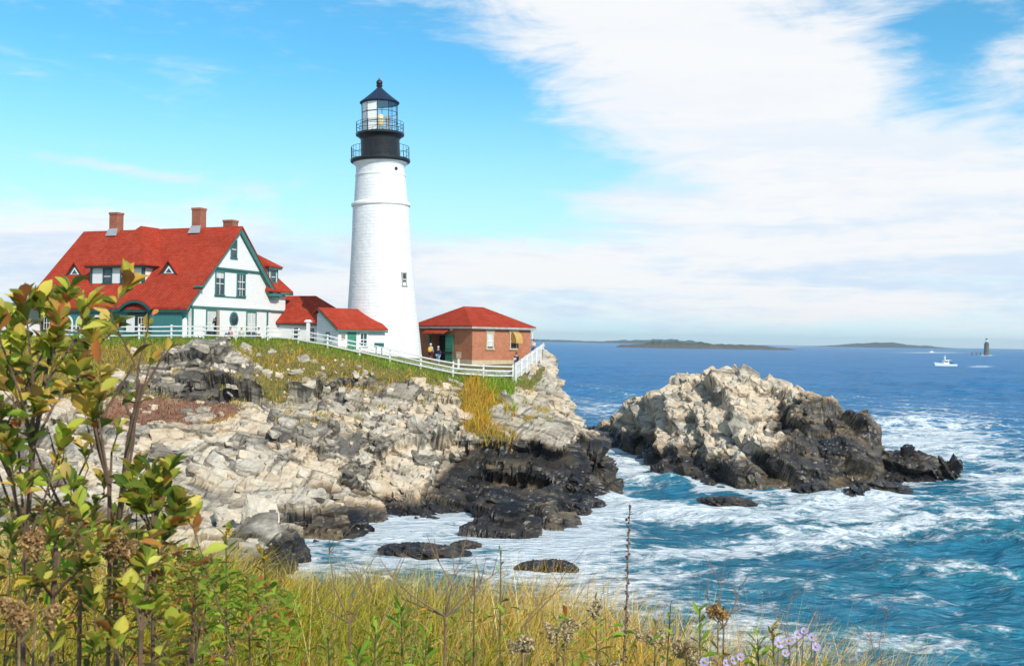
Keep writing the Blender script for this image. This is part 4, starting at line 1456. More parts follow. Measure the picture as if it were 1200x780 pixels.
mb.lathe([(0.2, zc_ - 0.55), (0.34, zc_ - 0.35), (0.4, zc_), (0.34, zc_ + 0.35), (0.2, zc_ + 0.55)], 16, (0.1, -0.35, 0))
mb.build('lens', m, lan, True)
mb = MB()
mb.lathe([(0.12, zl0), (0.12, zc_ - 0.5)], 10, (0.1, -0.35, 0))
mb.box(0.55, 0.95, -0.2, 0.4, zl0, zc_ + 0.5)
mb.build('lens_pedestal', M['conc'], lan)
ze = zl1
mb = MB()
mb.lathe([(1.86, ze - 0.02), (1.92, ze + 0.06), (1.86, ze + 0.12), (1.35, ze + 0.52), (0.8, ze + 0.98), (0.38, ze + 1.36), (0.3, ze + 1.45)], 20)
mb.build('lantern_roof', M['navyroof'], tower, True)
mb = MB()
mb.lathe([(0.3, ze + 1.42), (0.2, ze + 1.6), (0.32, ze + 1.66), (0.32, ze + 1.72), (0.18, ze + 1.78)], 16)
mb.ball((0, 0, ze + 2.0), 0.31, n=14, m=10)
mb.lathe([(0.1, ze + 2.25), (0.05, ze + 2.5)], 8)
mb.build('finial', M['black'], tower, True)
mb = MB()
mb.tube([(0, 0, ze + 2.4), (0.01, 0, ze + 3.6)], [0.025, 0.012], 5)
mb.build('lightning_rod', M['lead'], tower)
# slit window and port
a = math.radians(-41)
wz = tz(336)
rr_ = 3.20
fr = Vector((math.cos(a), math.sin(a), 0))
o_ = win(tower, fr * (rr_ - 0.12) + VZ * wz, (-math.sin(a), math.cos(a), 0), fr, 0.62, 1.25, 'conc', (0, 1))
a = math.radians(-45)
fr = Vector((math.cos(a), math.sin(a), 0))
mb = MB()
P = fr * 2.36 + VZ * tz(201)
mb.tube([P - fr * 0.1, P + fr * 0.08], 0.15, 12)
mb.build('porthole', M['black'], tower)

# --- the brick fog-signal building
co = at(553, 426, 100)
brk = empty('brick_building', (co[0], co[1], co[2]), math.radians(43.5), "square red brick building with hipped red roof and open green door", "building")
mb = MB()
mb.box(0, 8, 0, 4.0, -0.4, 3.66)
mb.box(0, 8, 6.55, 9, -0.4, 3.66)
mb.box(0, 8, 4.0, 6.55, 2.8, 3.66)
mb.box(1.4, 8, 4.0, 6.55, -0.4, 2.8)
bw = mb.build('wall', M['brick'], brk)
mb = MB()
mb.box(-0.08, 8.08, -0.08, 3.95, -0.5, 0.34)
mb.build('plinth', M['stone'], brk)
mb = MB()
ev = 3.72
E0 = [(-0.4, -0.4), (8.4, -0.4), (8.4, 9.4), (-0.4, 9.4)]
r0, r1 = (2.7, 4.5), (5.4, 4.5)
zz_ = 5.75
mb.prism([(-0.4, -0.4, ev), (8.4, -0.4, ev), (*r1, zz_), (*r0, zz_)], (0, 0, -0.08))
mb.prism([(8.4, -0.4, ev), (8.4, 9.4, ev), (*r1, zz_)], (0, 0, -0.08))
mb.prism([(8.4, 9.4, ev), (-0.4, 9.4, ev), (*r0, zz_), (*r1, zz_)], (0, 0, -0.08))
mb.prism([(-0.4, 9.4, ev), (-0.4, -0.4, ev), (*r0, zz_)], (0, 0, -0.08))
mb.build('roof', M['roof'], brk)
mb = MB()
mb.box(-0.38, 8.38, -0.38, -0.22, 3.42, 3.63)
mb.box(-0.38, -0.22, -0.22, 9.3, 3.42, 3.63)
mb.box(8.22, 8.38, -0.22, 9.3, 3.42, 3.63)
mb.build('gutter', M['conc'], brk)
for xc in (2.32, 5.5):
    mb = MB()
    mb.box(xc - 0.62, xc + 0.62, -0.06, -0.003, 3.12, 3.34)
    l_ = mb.build('stone_lintel', M['stone'], brk)
    mb = MB()
    mb.box(xc - 0.58, xc + 0.58, -0.12, -0.003, 1.36, 1.52)
    l_ = mb.build('stone_sill', M['stone'], brk)
    f_ = win(brk, (xc, -0.002, 1.54), VX, -VY, 0.98, 1.56, 'stone', (0, 1), shade=0.9 if xc < 3 else 0.0)
mb = MB()
n_ = 8
P = []
for i_ in range(n_ + 1):
    a = PI / 2 * i_ / n_
    P.append((5.15, -0.03 - 0.75 * math.sin(a), 2.05 + 1.15 * math.cos(a)))
mb.prism(P + [(5.15, -0.03, 2.05)], (0.95, 0, 0)) if False else None
V_ = []
for xx in (5.2, 6.15):
    for p in P: V_.append((xx, p[1], p[2]))
k_ = n_ + 1
mb.add(V_, [(i_, i_ + 1, k_ + i_ + 1, k_ + i_) for i_ in range(n_)])
mb.add([(5.2, -0.03, 2.05)] + V_[:k_], [(0, i_ + 1, i_ + 2) for i_ in range(n_)])
mb.add([(6.15, -0.03, 2.05)] + V_[k_:], [(0, i_ + 2, i_ + 1) for i_ in range(n_)])
mb.build('window_awning', M['mustard'], brk)
# doorway on the left wall
mb = MB()
mb.box(-0.06, 0.12, 3.86, 4.0, 0, 2.9)
mb.box(-0.06, 0.12, 6.55, 6.72, 0, 2.9)
mb.box(-0.06, 0.12, 4.0, 6.55, 2.76, 2.92)
dfr = mb.build('door_frame', M['green'], brk)
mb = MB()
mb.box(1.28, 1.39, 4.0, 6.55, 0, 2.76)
mb.build('doorway_shade', M['dark'], brk)  # near-black sheet: the room's shade beyond the door is painted on it
mb = MB()
mb.box(-0.14, -0.07, 2.75, 3.92, 0.0, 2.85)
for zz2 in (0.5, 1.4, 2.3): mb.box(-0.17, -0.14, 2.8, 3.88, zz2, zz2 + 0.14)
dl = mb.build('door', M['green'], brk)
mb = MB()
mb.bar((-0.2, 2.8, 1.02), (-0.2, 4.5, 1.0), 0.06, 0.2)
mb.ball((-0.22, 4.55, 1.0), 0.16)
mb.build('door_bar', M['black'], dl)
mb = MB()
mb.prism([(-1.0, 3.3, 2.95), (-1.0, 6.7, 2.95), (-0.02, 6.7, 3.4), (-0.02, 3.3, 3.4)], (0, 0, -0.07))
cn = mb.build('door_canopy', M['roof'], brk)
mb = MB()
mb.prism([(-0.035, 3.0 + 0.0, 3.22), (-0.035, 6.2, 3.36), (-0.035, 6.2, 3.56), (-0.035, 3.0, 3.56)], (0.02, 0, 0))
mb.build('canopy_flashing', M['white'], cn)
mb = MB()
mb.tube([(8.12, -0.1, -0.3), (8.12, -0.1, 3.4)], 0.05, 8)
mb.build('downpipe', M['white'], brk)

# --- shed roof and wall just showing at the picture's left edge
go = at(8, 396, 96)
gar = empty('garage', (go[0], go[1], 10.95), math.radians(-20), "white outbuilding with dark shingled roof at the far left behind the shrubs", "building")
mb = MB()
mb.box(-8, 0, 0, 5, -0.4, 1.75)
mb.build('wall', M['siding'], gar)
mb = MB()
mb.prism([(-8.3, -0.4, 1.7), (0.3, -0.4, 1.7), (-0.9, 2.5, 3.3), (-8.3, 2.5, 3.3)], (0, 0, -0.15))
mb.prism([(0.3, -0.4, 1.7), (0.3, 5.4, 1.7), (-0.9, 2.5, 3.3)], (0, 0, -0.15))
mb.prism([(0.3, 5.4, 1.7), (-8.3, 5.4, 1.7), (-8.3, 2.5, 3.3), (-0.9, 2.5, 3.3)], (0, 0, -0.15))
mb.build('roof', M['slate'], gar)
win(gar, (-1.2, -0.002, 0.3), VX, -VY, 0.9, 1.1, 'teal', (0, 1))

# ------------------------------------------------------------------ fences, path, posts
fpl = [Vector(at(*q)) for q in [(62, 396, 86.5), (140, 397.5, 85), (250, 397, 85), (333, 398.5, 85), (380, 408, 84), (433, 419, 84), (485, 431, 83), (516, 438, 83), (542, 443, 83), (601, 444, 85)]]
S_ = [0]
for a, b in zip(fpl, fpl[1:]): S_.append(S_[-1] + (b - a).length)


def along(s):
    for i_ in range(len(fpl) - 1):
        if s <= S_[i_ + 1] or i_ == len(fpl) - 2:
            f_ = (s - S_[i_]) / (S_[i_ + 1] - S_[i_])
            return fpl[i_].lerp(fpl[i_ + 1], f_)


npost = int(round(S_[-1] / 2.75))
P_ = [along(S_[-1] * k / npost) for k in range(npost + 1)]
for p in P_: p.z = max(p.z, gz(p.x, p.y) - 0.02)
fence = empty('rail_fence', P_[0], 0, "long weathered white three-rail fence along the top of the cliff", "fence")
o0 = Vector(P_[0])
for k, p in enumerate(P_):
    mb = MB()
    q = p - o0
    hgt = 1.18 + rnd.uniform(-0.04, 0.06)
    w = 0.135
    lean = Vector((rnd.uniform(-0.03, 0.03), rnd.uniform(-0.03, 0.03), 0))
    mb.bar(q - VZ * 0.4, q + VZ * hgt + lean, w, w, up=(0, 1, 0))
    mb.build('post', M['fencew'], fence, bevel=0.015)
    if k < npost:
        q2 = P_[k + 1] - o0
        for hz in (0.32, 0.70, 1.06):
            mb = MB()
            j1, j2 = rnd.uniform(-0.03, 0.03), rnd.uniform(-0.03, 0.03)
            f3 = Vector((0.0, -0.09, 0))
            mid = (q + q2) / 2 + VZ * (hz + (j1 + j2) / 2 - 0.015) + f3
            mb.bar(q + VZ * (hz + j1) + f3, mid, 0.05, 0.10)
            mb.bar(mid, q2 + VZ * (hz + j2) + f3, 0.05, 0.10)
            mb.build('rail', M['fencew'], fence)

pa, pb = Vector(at(603, 444, 85)), Vector(at(637.5, 416, 104))
pk = empty('picket_fence', pa, 0, "pale close-boarded picket fence running out to the headland point", "fence")
L_ = (pb - pa).length
npk = int(L_ / 0.17)
prev = Vector((0, 0, 0))
d_ = (pb - pa)
nrm = Vector((d_.y, -d_.x, 0)).normalized()
seg = 6
for sgm in range(seg):
    mb = MB()
    for k in range(int(npk * sgm / seg), int(npk * (sgm + 1) / seg)):
        q = d_ * (k / npk)
        w = pa + q
        zt_ = max(0, 0)
        mb.bar(q - VZ * 0.15, q + VZ * (1.28 + rnd.uniform(-0.03, 0.03)), 0.115, 0.03, up=tuple(nrm))
    mb.build('picket_panel', M['fencew'], pk)
    mb = MB()
    for hz in (0.3, 1.0): mb.bar(d_ * (sgm / seg) + VZ * hz + nrm * 0.05, d_ * ((sgm + 1) / seg) + VZ * hz + nrm * 0.05, 0.05, 0.1)
    mb.build('rail', M['fencew'], pk)
    mb = MB()
    mb.bar(d_ * (sgm / seg) - VZ * 0.4 + nrm * 0.1, d_ * (sgm / seg) + VZ * 1.35 + nrm * 0.1, 0.14, 0.14, up=(0, 1, 0))
    mb.build('post', M['fencew'], pk)

# grey walkway behind the fence
mb = MB()
pth = [Vector(at(*q)) for q in [(400, 412, 87.5), (440, 418, 87), (485, 428.5, 86), (516, 434.5, 86), (545, 440, 86), (601, 441.5, 87.5)]]
vs = []
for i_, p in enumerate(pth):
    t = (pth[min(i_ + 1, len(pth) - 1)] - pth[max(i_ - 1, 0)]).normalized()
    nn = Vector((-t.y, t.x, 0))
    for f_ in (-1.2, -0.4, 0.4, 1.2):
        w = p + nn * f_ * (1.6 if i_ > 2 else 0.9)
        vs.append((w.x, w.y, max(gz(w.x, w.y), p.z - 0.25) + 0.10))
fs = []
for i_ in range(len(pth) - 1):
    for j_ in range(3): fs.append((i_ * 4 + j_, i_ * 4 + j_ + 1, (i_ + 1) * 4 + j_ + 1, (i_ + 1) * 4 + j_))
mb.add(vs, fs)
tag(mb.build('path', M['conc']), "grey walkway behind the rail fence", None, None, "structure")


def groundpt(px, py, D):
    p = Vector(at(px, py, D))
    p.z = gz(p.x, p.y, p.z)
    return p


p = groundpt(255, 395, 86.2)
mb = MB()
mb.tube([(0, 0, -0.4), (0.02, 0, 1.2), (0, 0, 2.35)], [0.15, 0.14, 0.13], 9)
o = mb.build('wooden_post', M['wood'])
o.location = p
tag(o, "tall brown wooden post standing at the rail fence before the house", "post")
p = groundpt(361, 400, 86)
lp = empty('white_post', p, 0, "white post with a small cap behind the fence before the low red roof", "post")
mb = MB()
mb.box(-0.14, 0.14, -0.14, 0.14, -0.3, 1.75)
mb.build('shaft', M['fencew'], lp)
mb = MB()
mb.box(-0.3, 0.3, -0.22, 0.22, 1.75, 1.83)
mb.prism([(-0.3, -0.22, 1.831), (0.3, -0.22, 1.831), (0.3, 0, 1.98), (-0.3, 0, 1.98)], (0, 0.44, 0)) if False else mb.box(-0.2, 0.2, -0.15, 0.15, 1.83, 1.93)
mb.build('cap', M['white'], lp)
p = groundpt(444, 414, 87.5)
sg = empty('information_sign', p, 0.1, "small slanted green information sign in front of the white tower", "sign")
mb = MB()
mb.box(-0.28, -0.2, -0.03, 0.03, -0.3, 0.75)
mb.box(0.2, 0.28, -0.03, 0.03, -0.3, 0.75)
mb.build('leg', M['dteal'], sg)
mb = MB()
mb.prism([(-0.42, -0.18, 0.66), (0.42, -0.18, 0.66), (0.42, 0.2, 0.98), (-0.42, 0.2, 0.98)], (0, 0.02, 0.05))
mb.build('panel', M['dteal'], sg)
p = groundpt(537.5, 424, 94)
sg = empty('viewer_post', p, 0.0, "grey box on a post beside the open green door of the brick building", "post")
mb = MB()
mb.box(-0.09, 0.09, -0.09, 0.09, -0.3, 0.9)
mb.build('shaft', M['fencew'], sg)
mb = MB()
mb.box(-0.22, 0.22, -0.16, 0.16, 0.9, 1.45)
mb.box(-0.26, 0.26, -0.2, 0.2, 1.45, 1.5)
mb.build('box_head', M['wood'], sg)

# ------------------------------------------------------------------ people
SKIN = simple("skin", (0.48, 0.28, 0.19), 0.6, 0.08)
_cl = {}


def cloth(c):
    if c not in _cl: _cl[c] = simple("clothing", c, 0.85, 0.15, 6)
    return _cl[c]


def skin_part(name, pts, edges, radii, mat, parent, sub=1):
    me = bpy.data.meshes.new(name)
    me.from_pydata([tuple(p) for p in pts], edges, [])
    me.materials.append(mat)
    o = bpy.data.objects.new(name, me)
    COL.objects.link(o)
    o.parent = parent
    o.modifiers.new("skin", 'SKIN').use_smooth_shade = True
    me.skin_vertices.new() if not me.skin_vertices else None
    for i_, r in enumerate(radii):
        me.skin_vertices[0].data[i_].radius = (r if not hasattr(r, '__len__') else r[0], r if not hasattr(r, '__len__') else r[1])
    me.skin_vertices[0].data[0].use_root = True
    s = o.modifiers.new("sub", 'SUBSURF')
    s.levels = s.render_levels = sub
    return o


def person(loc, face, label, top, legs, hair=(0.06, 0.04, 0.03), arms='down', seated=False, extra=None):
    """a standing or seated figure about 1.72 m tall, facing angle `face` (0 = away from the camera)"""
    r = empty('person', loc, face, label, "person", "visitors about the lighthouse")
    hip = 0.92 if not seated else 0.16
    J = {}
    J['pel'] = (0, 0, hip)
    J['che'] = (0, 0.0, hip + 0.32)
    J['sho'] = (0, 0, hip + 0.50)
    J['nec'] = (0, 0.01, hip + 0.57)
    J['hed'] = (0, 0.03, hip + 0.66)
    J['crn'] = (0, 0.03, hip + 0.76)
    for s, n in ((-1, 'l'), (1, 'r')):
        J['s' + n] = (s * 0.18, 0, hip + 0.48)
        if arms == 'camera':
            J['e' + n] = (s * 0.24, 0.16, hip + 0.26)
            J['h' + n] = (s * 0.07, 0.26, hip + 0.60)
        elif arms == 'book':
            J['e' + n] = (s * 0.24, 0.02, hip + 0.20)
            J['h' + n] = (s * 0.10, 0.26, hip + 0.22)
        else:
            J['e' + n] = (s * 0.25, -0.02, hip + 0.20)
            J['h' + n] = (s * 0.25, 0.08, hip - 0.04)
        J['p' + n] = (s * 0.10, 0, hip - 0.03)
        if seated:
            J['k' + n] = (s * 0.14, 0.40, 0.42)
            J['f' + n] = (s * 0.14, 0.55, 0.06)
            J['t' + n] = (s * 0.14, 0.70, 0.04)
        else:
            J['k' + n] = (s * 0.11, 0.03 + s * 0.02, 0.48)
            J['f' + n] = (s * 0.12, -0.02 - s * 0.04, 0.08)
            J['t' + n] = (s * 0.13, 0.14 - s * 0.04, 0.04)
    RAD = dict(pel=(0.15, 0.11), che=(0.15, 0.10), sho=(0.10, 0.08), nec=0.055, hed=(0.082, 0.10), crn=(0.075, 0.085), sl=0.062, sr=0.062, el=0.045, er=0.045, hl=0.035, hr=0.035, pl=0.09, pr=0.09, kl=0.062, kr=0.062, fl=0.042, fr=0.042, tl=0.035, tr=0.035)
    ED = [('pel', 'che'), ('che', 'sho'), ('sho', 'nec'), ('nec', 'hed'), ('hed', 'crn')]
    for n in 'lr': ED += [('sho', 's' + n), ('s' + n, 'e' + n), ('e' + n, 'h' + n), ('pel', 'p' + n), ('p' + n, 'k' + n), ('k' + n, 'f' + n), ('f' + n, 't' + n)]

    def sub(name, keys, grow, mat, ends=None):
        ks = list(keys)
        pts = [Vector(J[k]) for k in ks]
        for k, (a, f_) in (ends or {}).items(): pts[ks.index(k)] = Vector(J[a]).lerp(Vector(J[k]), f_)
        es = [(ks.index(a), ks.index(b)) for a, b in ED if a in ks and b in ks]
        rd = [tuple(x * grow for x in RAD[k]) if hasattr(RAD[k], '__len__') else RAD[k] * grow for k in ks]
        return skin_part(name, pts, es, rd, mat, r)

    sub('body', list(J.keys()), 1.0, SKIN)
    sub('jacket', ['pel', 'che', 'sho', 'sl', 'sr', 'el', 'er', 'hl', 'hr'], 1.22, cloth(top), {'hl': ('el', 0.85), 'hr': ('er', 0.85)})
    sub('trousers', ['pel', 'pl', 'pr', 'kl', 'kr', 'fl', 'fr'], 1.18, cloth(legs))
    mb = MB()
    mb.ball((0, 0.005, hip + 0.755), 0.105, 0.125, 0.10, 12, 8)
    mb.build('hair', cloth(hair), r, True)
    if extra: extra(r, hip)
    return r


def cam_extra(r, hip):
    mb = MB()
    mb.box(-0.07, 0.07, 0.24, 0.32, hip + 0.58, hip + 0.68)
    mb.tube([(0, 0.32, hip + 0.63), (0, 0.45, hip + 0.63)], 0.045, 10)
    o = mb.build('camera_prop', M['black'])
    o.name = 'hand_camera'
    o.matrix_world = Matrix.Translation(r.location) @ Matrix.Rotation(r.rotation_euler.z, 4, 'Z')
    tag(o, "black camera raised by the visitor standing before the house", "camera")


def bag_extra(r, hip):
    mb = MB()
    mb.ball((0.02, -0.2, hip + 0.22), 0.2, 0.13, 0.24, 10, 8)
    o = mb.build('backpack', cloth((0.75, 0.42, 0.02)), None, True)
    o.matrix_world = Matrix.Translation(r.location) @ Matrix.Rotation(r.rotation_euler.z, 4, 'Z')
    tag(o, "yellow backpack on the visitor beside the white tower", "backpack")


def hat_extra(r, hip):
    mb = MB()
    mb.lathe([(0.19, hip + 0.80), (0.12, hip + 0.81), (0.11, hip + 0.90), (0.02, hip + 0.91)], 14, (0, 0.01, 0))
    mb.build('sun_hat', cloth((0.8, 0.8, 0.78)), r, True)


def paper_extra(r, hip):
    mb = MB()
    mb.box(-0.13, 0.13, 0.27, 0.285, hip + 0.17, hip + 0.36)
    o = mb.build('paper_map', M['white'])
    o.matrix_world = Matrix.Translation(r.location) @ Matrix.Rotation(r.rotation_euler.z, 4, 'Z')
    tag(o, "white sheet held by the visitor in the navy jacket", "paper")


for (px, py, D_, fc, lab, top, legs, hair, arms, seat, ex_) in [
    (253.0, 397, 86.6, 2.9, "standing visitor in dark clothes photographing from behind the fence by the brown post", (0.03, 0.03, 0.035), (0.05, 0.05, 0.06), (0.16, 0.05, 0.03), 'camera', False, cam_extra),
    (270, 398, 86.8, 2.6, "seated visitor in pink top before the oval window", (0.6, 0.28, 0.25), (0.1, 0.12, 0.2), (0.12, 0.05, 0.03), 'down', True, None),
    (283, 398, 86.8, 3.3, "seated visitor in pale grey top, middle of the three sitting before the house", (0.55, 0.55, 0.5), (0.3, 0.28, 0.2), (0.4, 0.33, 0.2), 'down', True, None),
    (303, 398, 86.8, 3.1, "seated visitor in white top and black hair before the house's right window", (0.72, 0.72, 0.72), (0.06, 0.06, 0.08), (0.02, 0.02, 0.02), 'down', True, None),
    (504.5, 421, 97.5, -0.5, "visitor in grey jacket and dark trousers standing beside the white tower", (0.45, 0.44, 0.46), (0.10, 0.03, 0.03), (0.6, 0.55, 0.5), 'down', False, bag_extra),
    (513.5, 422, 97.0, 2.4, "visitor in navy jacket and pale jeans at the open green door", (0.012, 0.025, 0.10), (0.25, 0.38, 0.5), (0.5, 0.42, 0.35), 'down', False, None),
    (605.0, 431, 94, 2.6, "visitor in navy jacket and blue jeans by the right end of the brick building", (0.015, 0.02, 0.07), (0.10, 0.17, 0.30), (0.03, 0.02, 0.02), 'book', False, paper_extra),
    (619.5, 425, 99, 2.2, "visitor in black vest leaning at the picket fence", (0.02, 0.02, 0.022), (0.08, 0.08, 0.1), (0.05, 0.03, 0.02), 'down', False, None),
    (624.5, 421, 102, 2.7, "visitor in pale pink shirt near the far end of the picket fence", (0.72, 0.55, 0.5), (0.15, 0.15, 0.2), (0.1, 0.06, 0.04), 'book', False, None),
    (628.0, 419, 106, 0.3, "visitor in dark jacket and white sun hat beyond the picket fence end", (0.06, 0.07, 0.12), (0.05, 0.05, 0.06), (0.05, 0.03, 0.02), 'down', False, hat_extra),
]:
    p = groundpt(px, py, D_)
    if D_ < 87.5: p.z = max(p.z, gz(p.x, p.y))
    person(p, fc, lab, top, legs, hair, arms, seat, ex_)

# ------------------------------------------------------------------ far sea: boat, granite light, islands
def water(px, py): return Vector(atz(px, py, 0.0))


def make_boat(px, py, L, label, rz):
    p = water(px, py)
    r = empty('motor_boat', (p.x, p.y, 0.0), rz, label, "boat")
    n = 12
    V_, fs = [], []
    for i_ in range(n + 1):
        f_ = i_ / n
        xx = (0.5 - f_) * L            # stern at +x, bow at -x
        hw = 0.15 * L * (1 - max(0, (f_ - 0.35) / 0.65) ** 2.2) + 0.02
        shr = 0.085 * L + 0.075 * L * f_ ** 2
        V_ += [(xx - f_ * 0.05 * L, -hw, shr), (xx, -hw * 0.8, 0.0), (xx, 0, -0.05 * L), (xx, hw * 0.8, 0.0), (xx - f_ * 0.05 * L, hw, shr)]
    for i_ in range(n):
        for j_ in range(4): fs.append((i_ * 5 + j_, i_ * 5 + j_ + 1, i_ * 5 + j_ + 6, i_ * 5 + j_ + 5))
        fs.append((i_ * 5 + 4, i_ * 5, i_ * 5 + 5, i_ * 5 + 9))
    fs.append((0, 1, 2, 3, 4))
    mb = MB()
    mb.add(V_, fs)
    mb.build('hull', M['hull'], r)
    mb = MB()
    mb.prism([(-0.14 * L, -0.09 * L, 0.1 * L), (0.12 * L, -0.09 * L, 0.09 * L), (0.11 * L, -0.09 * L, 0.25 * L), (-0.09 * L, -0.09 * L, 0.25 * L)], (0, 0.18 * L, 0))
    mb.box(-0.11 * L, 0.2 * L, -0.1 * L, 0.1 * L, 0.252 * L, 0.268 * L)
    cb = mb.build('cabin', M['hull'], r)
    mb = MB()
    for (a, b) in ((-0.10, -0.04), (-0.03, 0.03), (0.04, 0.09)): mb.box(a * L, b * L, -0.093 * L, -0.0902 * L, 0.16 * L, 0.225 * L)
    mb.build('cabin_window', M['glass'], cb)
    mb = MB()
    mb.tube([(-0.03 * L, 0, 0.26 * L), (-0.07 * L, 0, 0.46 * L)], 0.012 * L, 6)
    mb.tube([(-0.01 * L, 0, 0.26 * L), (0.0, 0, 0.5 * L)], 0.006 * L, 6)
    mb.box(-0.09 * L, 0.0, -0.03 * L, 0.03 * L, 0.36 * L, 0.385 * L)
    mb.build('mast', M['hull'], r)
    mb = MB()
    mb.box(0.26 * L, 0.36 * L, -0.06 * L, 0.06 * L, 0.08 * L, 0.16 * L)
    mb.build('deck_gear', M['dteal'], r)
    return r


make_boat(1108, 428.6, 13.0, "white motor boat with small cabin heading left across the open water", 0.15)
make_boat(1092, 412.8, 11.0, "tiny white boat near the horizon beyond the motor boat", 0.5)

p = water(1156, 416.2)
gl_ = empty('ledge_lighthouse', (p.x, p.y, 0), 0, "dark grey stone lighthouse standing alone on a ledge near the horizon", "lighthouse")
k = p.y / 1200.0
mb = MB()
mb.lathe([(3.1 * k, -1), (3.0 * k, 0.0), (2.9 * k, 1 * k), (2.6 * k, 12.5 * k), (2.75 * k, 13.2 * k), (2.75 * k, 14.0 * k)], 24)
mb.build('tower', M['granite'], gl_, True)
mb = MB()
mb.lathe([(2.9 * k, 14.0 * k), (2.9 * k, 14.4 * k), (1.4 * k, 14.45 * k)], 20)
mb.lathe([(1.3 * k, 14.4 * k), (1.3 * k, 15.8 * k)], 16)
mb.build('gallery', M['black'], gl_, True)
mb = MB()
mb.lathe([(1.15 * k, 15.8 * k), (1.15 * k, 18.2 * k)], 12)
mb.build('lantern', M['white'], gl_, True)
mb = MB()
mb.lathe([(1.4 * k, 18.2 * k), (0.9 * k, 19.3 * k), (0.2 * k, 20.2 * k), (0.15 * k, 20.8 * k)], 12)
mb.build('lantern_roof', M['black'], gl_, True)
mb = MB()
mb.box(-18 * k, -3.2 * k, -0.7 * k, 0.7 * k, 3.0 * k, 3.3 * k)
for q in (-17, -12, -7): mb.box((q - 0.3) * k, (q + 0.3) * k, -0.6 * k, 0.6 * k, -0.5, 3.0 * k)
mb.build('landing_pier', M['granite'], gl_)


def isle(name, pxa, pxb, pyb, D_, hpx, dep, mat, seed, prof):
    n, m_ = 160, 14
    a, b = at(pxa, pyb, D_), at(pxb, pyb, D_)
    V_ = []
    for i_ in range(n + 1):
        f_ = i_ / n
        xx = a[0] + (b[0] - a[0]) * f_
        hh_ = np.interp(f_, *zip(*prof)) * hpx / 1200 * D_
        hh_ *= 1 + 0.35 * fbm(np.array([[f_ * 22, seed, 0]]), seed, 4)[0]
        for j_ in range(m_ + 1):
            g = j_ / m_
            s = math.sin(PI * g) ** 0.55
            V_.append((xx, D_ + (g - 0.5) * dep * (0.5 + 0.5 * math.sin(PI * min(1, max(0, f_)))), -1.0 + (hh_ + 1.0) * s * (1 + 0.25 * fbm(np.array([[f_ * 60, g * 5, seed]]), seed + 3, 3)[0])))
    fs = [(i_ * (m_ + 1) + j_, (i_ + 1) * (m_ + 1) + j_, (i_ + 1) * (m_ + 1) + j_ + 1, i_ * (m_ + 1) + j_ + 1) for i_ in range(n) for j_ in range(m_)]
    o = np_mesh(name, np.array(V_), np.array(fs), mat, smooth=False)
    return o


def isle_mat(name, low, high, zc):
    m, nt, b = newmat(name)
    p_ = geopos(nt)
    z = nd(nt, 'ShaderNodeSeparateXYZ', {0: p_}).outputs[2]
    n = noise(nt, p_, 0.04, 6, 0.65)
    f_ = mapr(nt, mth(nt, 'ADD', z, mth(nt, 'MULTIPLY', mth(nt, 'SUBTRACT', n, 0.5), 12.0)), zc - 2, zc + 2)
    c = mix(nt, f_, ramp(nt, noise(nt, p_, 0.1, 5), [(0.3, tuple(x * 0.6 for x in low)), (0.7, low)]), ramp(nt, n, [(0.35, tuple(x * 0.7 for x in high)), (0.65, high)]))
    nt.links.new(c, b.inputs['Base Color'])
    b.inputs['Roughness'].default_value = 0.9
    return m


tag(isle('far_island', 722, 930, 407, 1900, 7.2, 160, isle_mat("far_island_ground", (0.13, 0.115, 0.095), (0.075, 0.095, 0.045), 5.5), 4, [(0, 0.02), (0.03, 0.35), (0.12, 0.55), (0.22, 0.95), (0.42, 0.9), (0.6, 0.72), (0.8, 0.6), (0.95, 0.3), (1, 0.02)]), "low dark rocky island with green top on the horizon", None, None, "structure")
FH = isle_mat("far_hill_forest", (0.06, 0.085, 0.08), (0.05, 0.08, 0.07), 5.0)
tag(isle('far_hill', 955, 1110, 408.5, 5200, 4.8, 500, FH, 9, [(0, 0.02), (0.2, 0.5), (0.42, 0.95), (0.55, 1.0), (0.75, 0.7), (0.92, 0.25), (1, 0.02)]), "long wooded hill on the horizon", None, None, "structure")
tag(isle('far_hill', 690, 830, 402.5, 5600, 5.0, 500, FH, 13, [(0, 0.1), (0.3, 0.7), (0.6, 1.0), (0.85, 0.8), (1, 0.05)]), "wooded shore behind the low island", None, None, "structure")
tag(isle('far_hill', 560, 720, 399.5, 6200, 3.2, 500, FH, 15, [(0, 0.8), (0.3, 0.9), (0.6, 0.7), (0.85, 0.6), (1, 0.05)]), "faint low shore on the horizon beyond the brick building", None, None, "structure")

# ------------------------------------------------------------------ vegetation
def pal(cols, n, r, jit=0.2):
    c = np.array([q[:3] for q in cols])
    w = np.array([q[3] for q in cols])
    k = r.choice(len(cols), n, p=w / w.sum())
    return np.clip(c[k] * (1 + r.normal(0, jit, (n, 1))) * (1 + r.normal(0, 0.06, (n, 3))), 0.004, 0.9)


